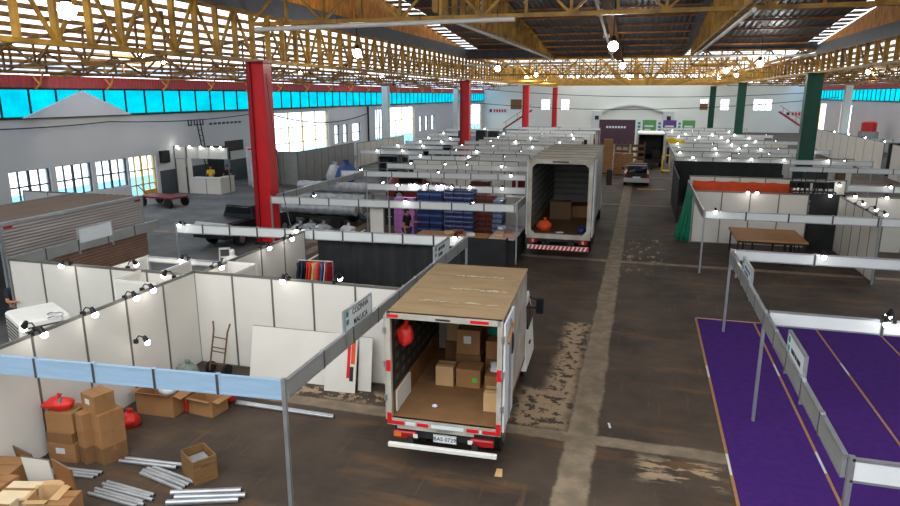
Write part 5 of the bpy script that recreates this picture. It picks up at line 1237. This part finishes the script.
# --- cars
def car(name, label, x, y, rz, m, kind='hatch', group=None):
    t = T(name, label, 'car', (x,y,0), rz, group); h = .86
    body = [(0,.38,.86,.78,.78),(.12,.25,.92,.84,.8),(.8,.22,.95,.86,.82),(2.7,.22,.95,.86,.82),(3.6,.24,.82,.84,.74),(3.95,.32,.66,.74,.64)]
    if kind == 'pickup': body = [(0,.5,.98,.8,.8),(.06,.42,1.02,.86,.84),(1.7,.36,1.02,.87,.84),(3.2,.34,1.02,.87,.84),(4.3,.36,.92,.85,.76),(4.6,.45,.75,.76,.66)]
    b = taper(MB(), body).build('body', K[m], t)
    if kind == 'pickup':
        taper(MB(), [(1.65,1.02,1.05,.82,.8),(1.75,1.02,1.55,.82,.66),(2.6,1.02,1.58,.82,.66),(3.3,1.02,1.06,.8,.76)]).build('cabin', K[m], t)
        taper(MB(), [(1.68,1.1,1.48,.7,.6),(1.72,1.1,1.5,.7,.6)]).build('rear_window', K['carglass'], t)
        for s in (-1,1): MB().bar((s*.83,1.9,1.28),(s*.8,2.7,1.28),.02,.34).build('side_window', K['carglass'], t)
        MB().box(-.7,.1,1.02,.7,1.6,1.06).build('bed_cover', K['blackp'], t)
        MB().box(-.82,-.04,.92,.82,.1,1.07).build('tailgate_edge', K['white'], t); MB().rbox(-.85,-.16,.45,.85,0,.62,.02).build('bumper', K['blackp'], t)
        MB().box(-.55,-.03,.62,.75,.0,.9).build('tailgate', K['carwhite'], t); MB().box(-.2,-.17,.64,.35,-.03,.78).build('licence_plate', K['bluel'], t)
        ws = (.85, 3.75)
    else:
        taper(MB(), [(.02 if kind != 'open' else .5,.9,.93,.78,.76),(.35 if kind != 'open' else .6,.92,1.42,.8,.62),(1.7,.93,1.47,.82,.62),(2.75,.94,.98,.8,.74)]).build('cabin', K[m], t)
        for s in (-1,1): MB().bar((s*.76,.7,1.18),(s*.76,2.1,1.18),.03,.3).build('side_window', K['carglass'], t)
        taper(MB(), [(1.9,.98,1.4,.74,.58),(2.8,.97,1.0,.72,.7)]).build('windscreen', K['carglass'], t)
        MB().rbox(-.84,-.08,.3,.84,.06,.56,.02).build('bumper', K[m], t); MB().box(-.26,-.085,.58,.26,-.06,.7).build('licence_plate', K['sign'], t)
        ws = (.7, 3.1)
    for s in (-1,1):
        MB().rbox(s*.72-.1,-.05,.62 if kind != 'pickup' else .66,s*.72+.1,.06,.86,.02).build('tail_light', K['tail'], t)
        for y_ in ws:
            w = MB().wheel((s*.74,y_,.31), .31, .22, 18).build('wheel', K['rubber'], t); MB().wheel((s*.86,y_,.31), .18, .02, 12).build('wheel_rim', K['chrome'], w)
        MB().rbox(s*.98-.09,2.2,.95,s*.98+.09,2.3,1.1,.02).build('mirror', K['blackp'], t)
    if kind == 'open':
        MB().box(-.66,-.03,.6,.66,.5,.97).box(-.68,-.02,.6,-.64,.6,1.3).box(.64,-.02,.6,.68,.6,1.3).build('boot_shade', K['blackp'], t)  # shade inside the open boot, put in as solid black blocks
        MB().box(-.64,.44,.6,.64,.56,1.38).build('boot_back_shade', K['blackp'], t)
        g = MB().add([(-.68,.5,1.42),(.68,.5,1.42),(.66,-.3,1.62),(-.66,-.3,1.62),(-.68,.5,1.46),(.68,.5,1.46),(.66,-.3,1.67),(-.66,-.3,1.67)], [(3,2,1,0),(4,5,6,7),(0,1,5,4),(1,2,6,5),(2,3,7,6),(3,0,4,7)]).build('tailgate', K[m], t)
        MB().add([(-.5,.4,1.472),(.5,.4,1.472),(.5,-.1,1.6),(-.5,-.1,1.6)], [(0,1,2,3)]).build('tailgate_window', K['carglass'], g)
    return t
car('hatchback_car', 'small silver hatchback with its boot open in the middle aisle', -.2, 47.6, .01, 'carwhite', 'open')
one('blue_bundle', 'blue cloth bundle lying in the open boot of the silver hatchback', 'bundle', MB().sphere((0,0,.14), .4, 12, 6, (1.1,.45,.35)), K['bluebox'], (0.0,47.8,1.0))
one('wood_plank', 'brown plank sticking across the open boot of the silver hatchback', 'plank', MB().bar((-.55,0,0),(.5,0,.28),.1,.1), K['wood'], (-.15,47.75,1.02))
one('floor_plank', 'pale plank lying on the floor before the silver hatchback', 'plank', MB().box(0,0,0,1.9,.25,.05), K['card3'], (-.1,46.,0))
car('pickup_truck', 'black pickup with a white tail edge parked behind the red column', -16.85, 22.95, -.12, 'carblack', 'pickup')
car('passenger_car', 'wine red car parked among the stands past the wrapped rolls', -14.8, 37.6, -1.2, 'carred')
car('passenger_car', 'bright green car behind the grey hoarding', -27.3, 43.6, -.55, 'cargreen')
# dark open van behind the hatchback
t = T('cargo_van', 'white cargo van with an open dark load space behind the silver hatchback', 'van', (.75,60.6,0), 0)
MB().box(-1.15,0,.7,-1.05,5,2.9).box(1.05,0,.7,1.15,5,2.9).build('side_wall', K['white'], t); MB().box(-1.15,0,2.85,1.15,5,2.95).build('roof', K['white'], t); MB().box(-1.05,0,.62,1.05,5,.72).build('floor_pan', K['dark'], t)
MB().box(-1.05,4.9,.7,1.05,5,2.85).build('bulkhead', K['blackp'], t); MB().box(-1.0,.1,.73,1.0,4.8,.76).box(-1.04,.1,.73,-1.02,4.8,2.84).box(1.02,.1,.73,1.04,4.8,2.84).build('dark_lining', K['blackp'], t)
MB().box(1.15,-.9,.75,1.2,0,2.8).build('rear_door', K['white'], t); MB().box(-1.2,-.9,.75,-1.15,0,2.8).build('rear_door', K['dirtyw'], t)
taper(MB(), [(5,.6,2.6,1.1,1.),(6.3,.6,2.5,1.1,.95),(6.9,.6,1.5,1.05,1.)]).build('cab', K['white'], t)
MB().rbox(-1.1,-.12,.45,1.1,0,.62,.02).build('bumper', K['dark'], t)
for s in (-1,1):
    for y in (1., 5.8): MB().wheel((s*.95,y,.38), .38, .26, 16).build('wheel', K['rubber'], t)
    MB().rbox(s*1.02-.08,-.05,.66,s*1.02+.08,.0,.9,.02).build('tail_light', K['tail'], t)
MB().box(.2,.4,.77,.9,1.2,1.5).build('dark_load', K['dark'], t)

# ------------------------------------------------------------------ people
def skin_mesh(verts, edges, radii, mats, name, parent, root=0, sub=2):
    me = bpy.data.meshes.new(name); me.from_pydata(verts, edges, []); me.update()
    o = bpy.data.objects.new(name, me); COL.objects.link(o)
    m = o.modifiers.new('skin', 'SKIN'); m.use_smooth_shade = True
    for i, r in enumerate(radii):
        sv = me.skin_vertices[0].data[i]; sv.radius = (r, r) if not isinstance(r, tuple) else r; sv.use_root = (i == root)
    s = o.modifiers.new('sub', 'SUBSURF'); s.levels = s.render_levels = sub
    bpy.context.view_layer.update()
    dg = bpy.context.evaluated_depsgraph_get(); ev = bpy.data.meshes.new_from_object(o.evaluated_get(dg))
    o.modifiers.clear(); o.data = ev; ev.name = name
    ev.materials.clear(); ev.materials.append(mats); o.parent = parent
    return o
def person(label, x, y, z, rz, shirt, arms, trousers='jeans', hair='hair', tilt=0., skinm='skin', H=1.72):
    # arms: for each side elbow and wrist offsets from the shoulder (forward is -y)
    t = T('person', label, 'person', (x,y,z), rz); k = H/1.72
    V = [(0,0,.93),(0,.01,1.12),(0,.0,1.34),(0,0,1.45),(0,-.02,1.52),(0,-.035,1.61),(0,-.03,1.70)]
    R = [(.155,.11),(.145,.10),(.17,.11),(.085,.075),(.055,.055),(.088,.098),(.07,.08)]
    E = [(0,1),(1,2),(2,3),(3,4),(4,5),(5,6)]
    hands = []
    for s, (el, wr) in ((-1,arms[0]),(1,arms[1])):
        b = len(V); sh = Vector((s*.19,0,1.39)); e = sh+Vector((s*el[0],el[1],el[2])); w = e+Vector((s*wr[0],wr[1],wr[2])); d = (w-e).normalized(); hd = w+d*.08
        V += [tuple(sh),tuple(e),tuple(w),tuple(hd)]; R += [.062,.045,.032,(.042,.022)]
        E += [(2,b),(b,b+1),(b+1,b+2),(b+2,b+3)]; hands.append((hd, d, s))
    for s in (-1,1):
        b = len(V); V += [(s*.1,0,.86),(s*.12,-.02,.48),(s*.12,.02,.09),(s*.125,-.12,.04)]; R += [.098,.066,.045,.042]; E += [(0,b),(b,b+1),(b+1,b+2),(b+2,b+3)]
    V = [tuple(Vector(v)*k) for v in V]
    o = skin_mesh(V, E, R, K[skinm], 'body', t)
    # face: nose, ears, eyes; five fingers on each hand, joined into the body mesh
    import bmesh
    mb = MB(); c = Vector(V[5])
    mb.sphere(c+Vector((0,-.098,-.005)), .016, 6, 5, (.8,1.2,1.5))
    for s in (-1,1): mb.sphere(c+Vector((s*.088,.01,0)), .025, 6, 5, (.4,.8,1.2))
    for hd, d, s in hands:
        hd = hd*k; side = d.cross(Vector((0,0,1))); side = side.normalized() if side.length > .1 else Vector((0,1,0)); dn = side.cross(d).normalized()
        for q, l in ((-.028,.062),(-.01,.075),(.009,.07),(.027,.055)):
            p0 = hd+side*q; p1 = p0+d*l*.6-dn*.006; p2 = p1+d*l*.45-dn*.022; mb.tube(p0,p1,.009,6,.0085); mb.tube(p1,p2,.0085,6,.006)
        p0 = hd-d*.03+side*.03; p1 = p0+side*.03+d*.03-dn*.01; mb.tube(p0,p1,.011,6,.009); mb.tube(p1,p1+d*.028,.009,6,.007)
    me2 = bpy.data.meshes.new('x'); me2.from_pydata(mb.v, [], mb.f)
    bm = bmesh.new(); bm.from_mesh(o.data); bm.from_mesh(me2); bm.to_mesh(o.data); bm.free(); bpy.data.meshes.remove(me2)
    for f in o.data.polygons: f.use_smooth = True
    e = MB()
    for s in (-1,1): e.sphere(c+Vector((s*.034,-.092,.012)), .011, 6, 4)
    e.box(c.x-.024,c.y-.096,c.z-.05,c.x+.024,c.y-.088,c.z-.044); e.build('face_features', K['ink'], t)
    # shirt and trousers follow the body
    sv = [0,1,2,3]; iv = {0:0,1:1,2:2,3:3}; vv = [V[0],V[1],V[2],V[3]]; rr = [(.172,.126),(.164,.12),(.19,.13),(.085,.08)]; ee = [(0,1),(1,2),(2,3)]
    for b in (7, 11):
        q = len(vv); vv += [V[b],tuple(Vector(V[b]).lerp(Vector(V[b+1]), .75))]; rr += [.085,.07]; ee += [(2,q),(q,q+1)]
    skin_mesh(vv, ee, rr, K[shirt], 'shirt', t)
    if trousers:
        vv = [V[0]]; rr = [(.172,.126)]; ee = []
        for b in (15, 19): q = len(vv); vv += [V[b],V[b+1],V[b+2]]; rr += [.13,.1,.075]; ee += [(0,q),(q,q+1),(q+1,q+2)]
        skin_mesh(vv, ee, rr, K[trousers], 'trousers', t)
    MB().sphere(c+Vector((0,.026,.045)), .106, 14, 8, (.94,1.0,.9), 0, PI*.5).sphere(c+Vector((0,.04,.0)), .098, 14, 6, (.96,.85,1.), PI*.3, PI*.72).build('hair', K[hair], t)
    return t
hang = ((.06,.02,-.29),(.0,-.06,-.25)); fwd = ((.05,-.08,-.27),(-.05,-.25,.04))
person('person in a dark shirt at the open end of the corrugated truck body', -15.12, 12.45, 0, 1.3, 'navy', (fwd, fwd))
person('person in a black shirt standing behind the wooden counter by the pink packs', -9.0, 24.95, 0, 1.45, 'blackshirt', (hang, fwd))
person('person in a yellow shirt behind the kiosk counter', -27.0, 37.25, 0, .35, 'yshirt', (fwd, fwd))
person('person in black clothes at the end of the kiosk counter', -26.1, 37.75, 0, .5, 'blackshirt', (hang, fwd), 'blackp')
# white mannequin
t = T('mannequin', 'white bald mannequin torso standing behind the screen near the red column', 'mannequin', (-10.35,14.9,0), .4)
V = [(0,0,1.45),(0,0,1.7),(0,0,1.92),(0,0,2.02),(0,-.01,2.12),(0,-.02,2.2),(-.2,0,1.93),(-.26,0,1.65),(.2,0,1.93),(.26,0,1.65)]
skin_mesh(V, [(0,1),(1,2),(2,3),(3,4),(4,5),(2,6),(6,7),(2,8),(8,9)], [(.15,.1),(.13,.1),(.17,.11),(.06,.06),(.085,.09),(.07,.08),.06,.045,.06,.045], K['white'], 'torso', t)
MB().tube((0,0,0),(0,0,1.42),.03,10).build('stand_pole', K['chrome'], t); MB().tube((0,0,0),(0,0,.03),.2,16).build('stand_base', K['white'], t)

# ------------------------------------------------------------------ daylight, camera
w = bpy.data.worlds.new('sky'); SC.world = w; w.use_nodes = True; bg = w.node_tree.nodes['Background']
bg.inputs[0].default_value = (.93,.97,1,1); bg.inputs[1].default_value = 2.6
cam = bpy.data.cameras.new('camera'); co = bpy.data.objects.new('camera', cam); COL.objects.link(co); SC.camera = co
cam.sensor_width = 36; cam.lens = 660/900*36; cam.clip_end = 500; cam.clip_start = .1
fp = 660.; pitch = math.atan(158/fp); yaw = math.atan(195/math.hypot(fp,158))
co.location = (0,0,6.2); co.rotation_euler = (PI/2-pitch, 0, yaw)
vs = SC.view_settings; vs.view_transform = 'Standard'; vs.look = 'None'; vs.exposure = .36; vs.gamma = 1; vs.use_curve_mapping = False
SC.display_settings.display_device = 'sRGB'
SC.cycles.use_denoising = True; SC.cycles.max_bounces = 10; SC.cycles.diffuse_bounces = 5; SC.cycles.transparent_max_bounces = 12; SC.cycles.sample_clamp_indirect = 8
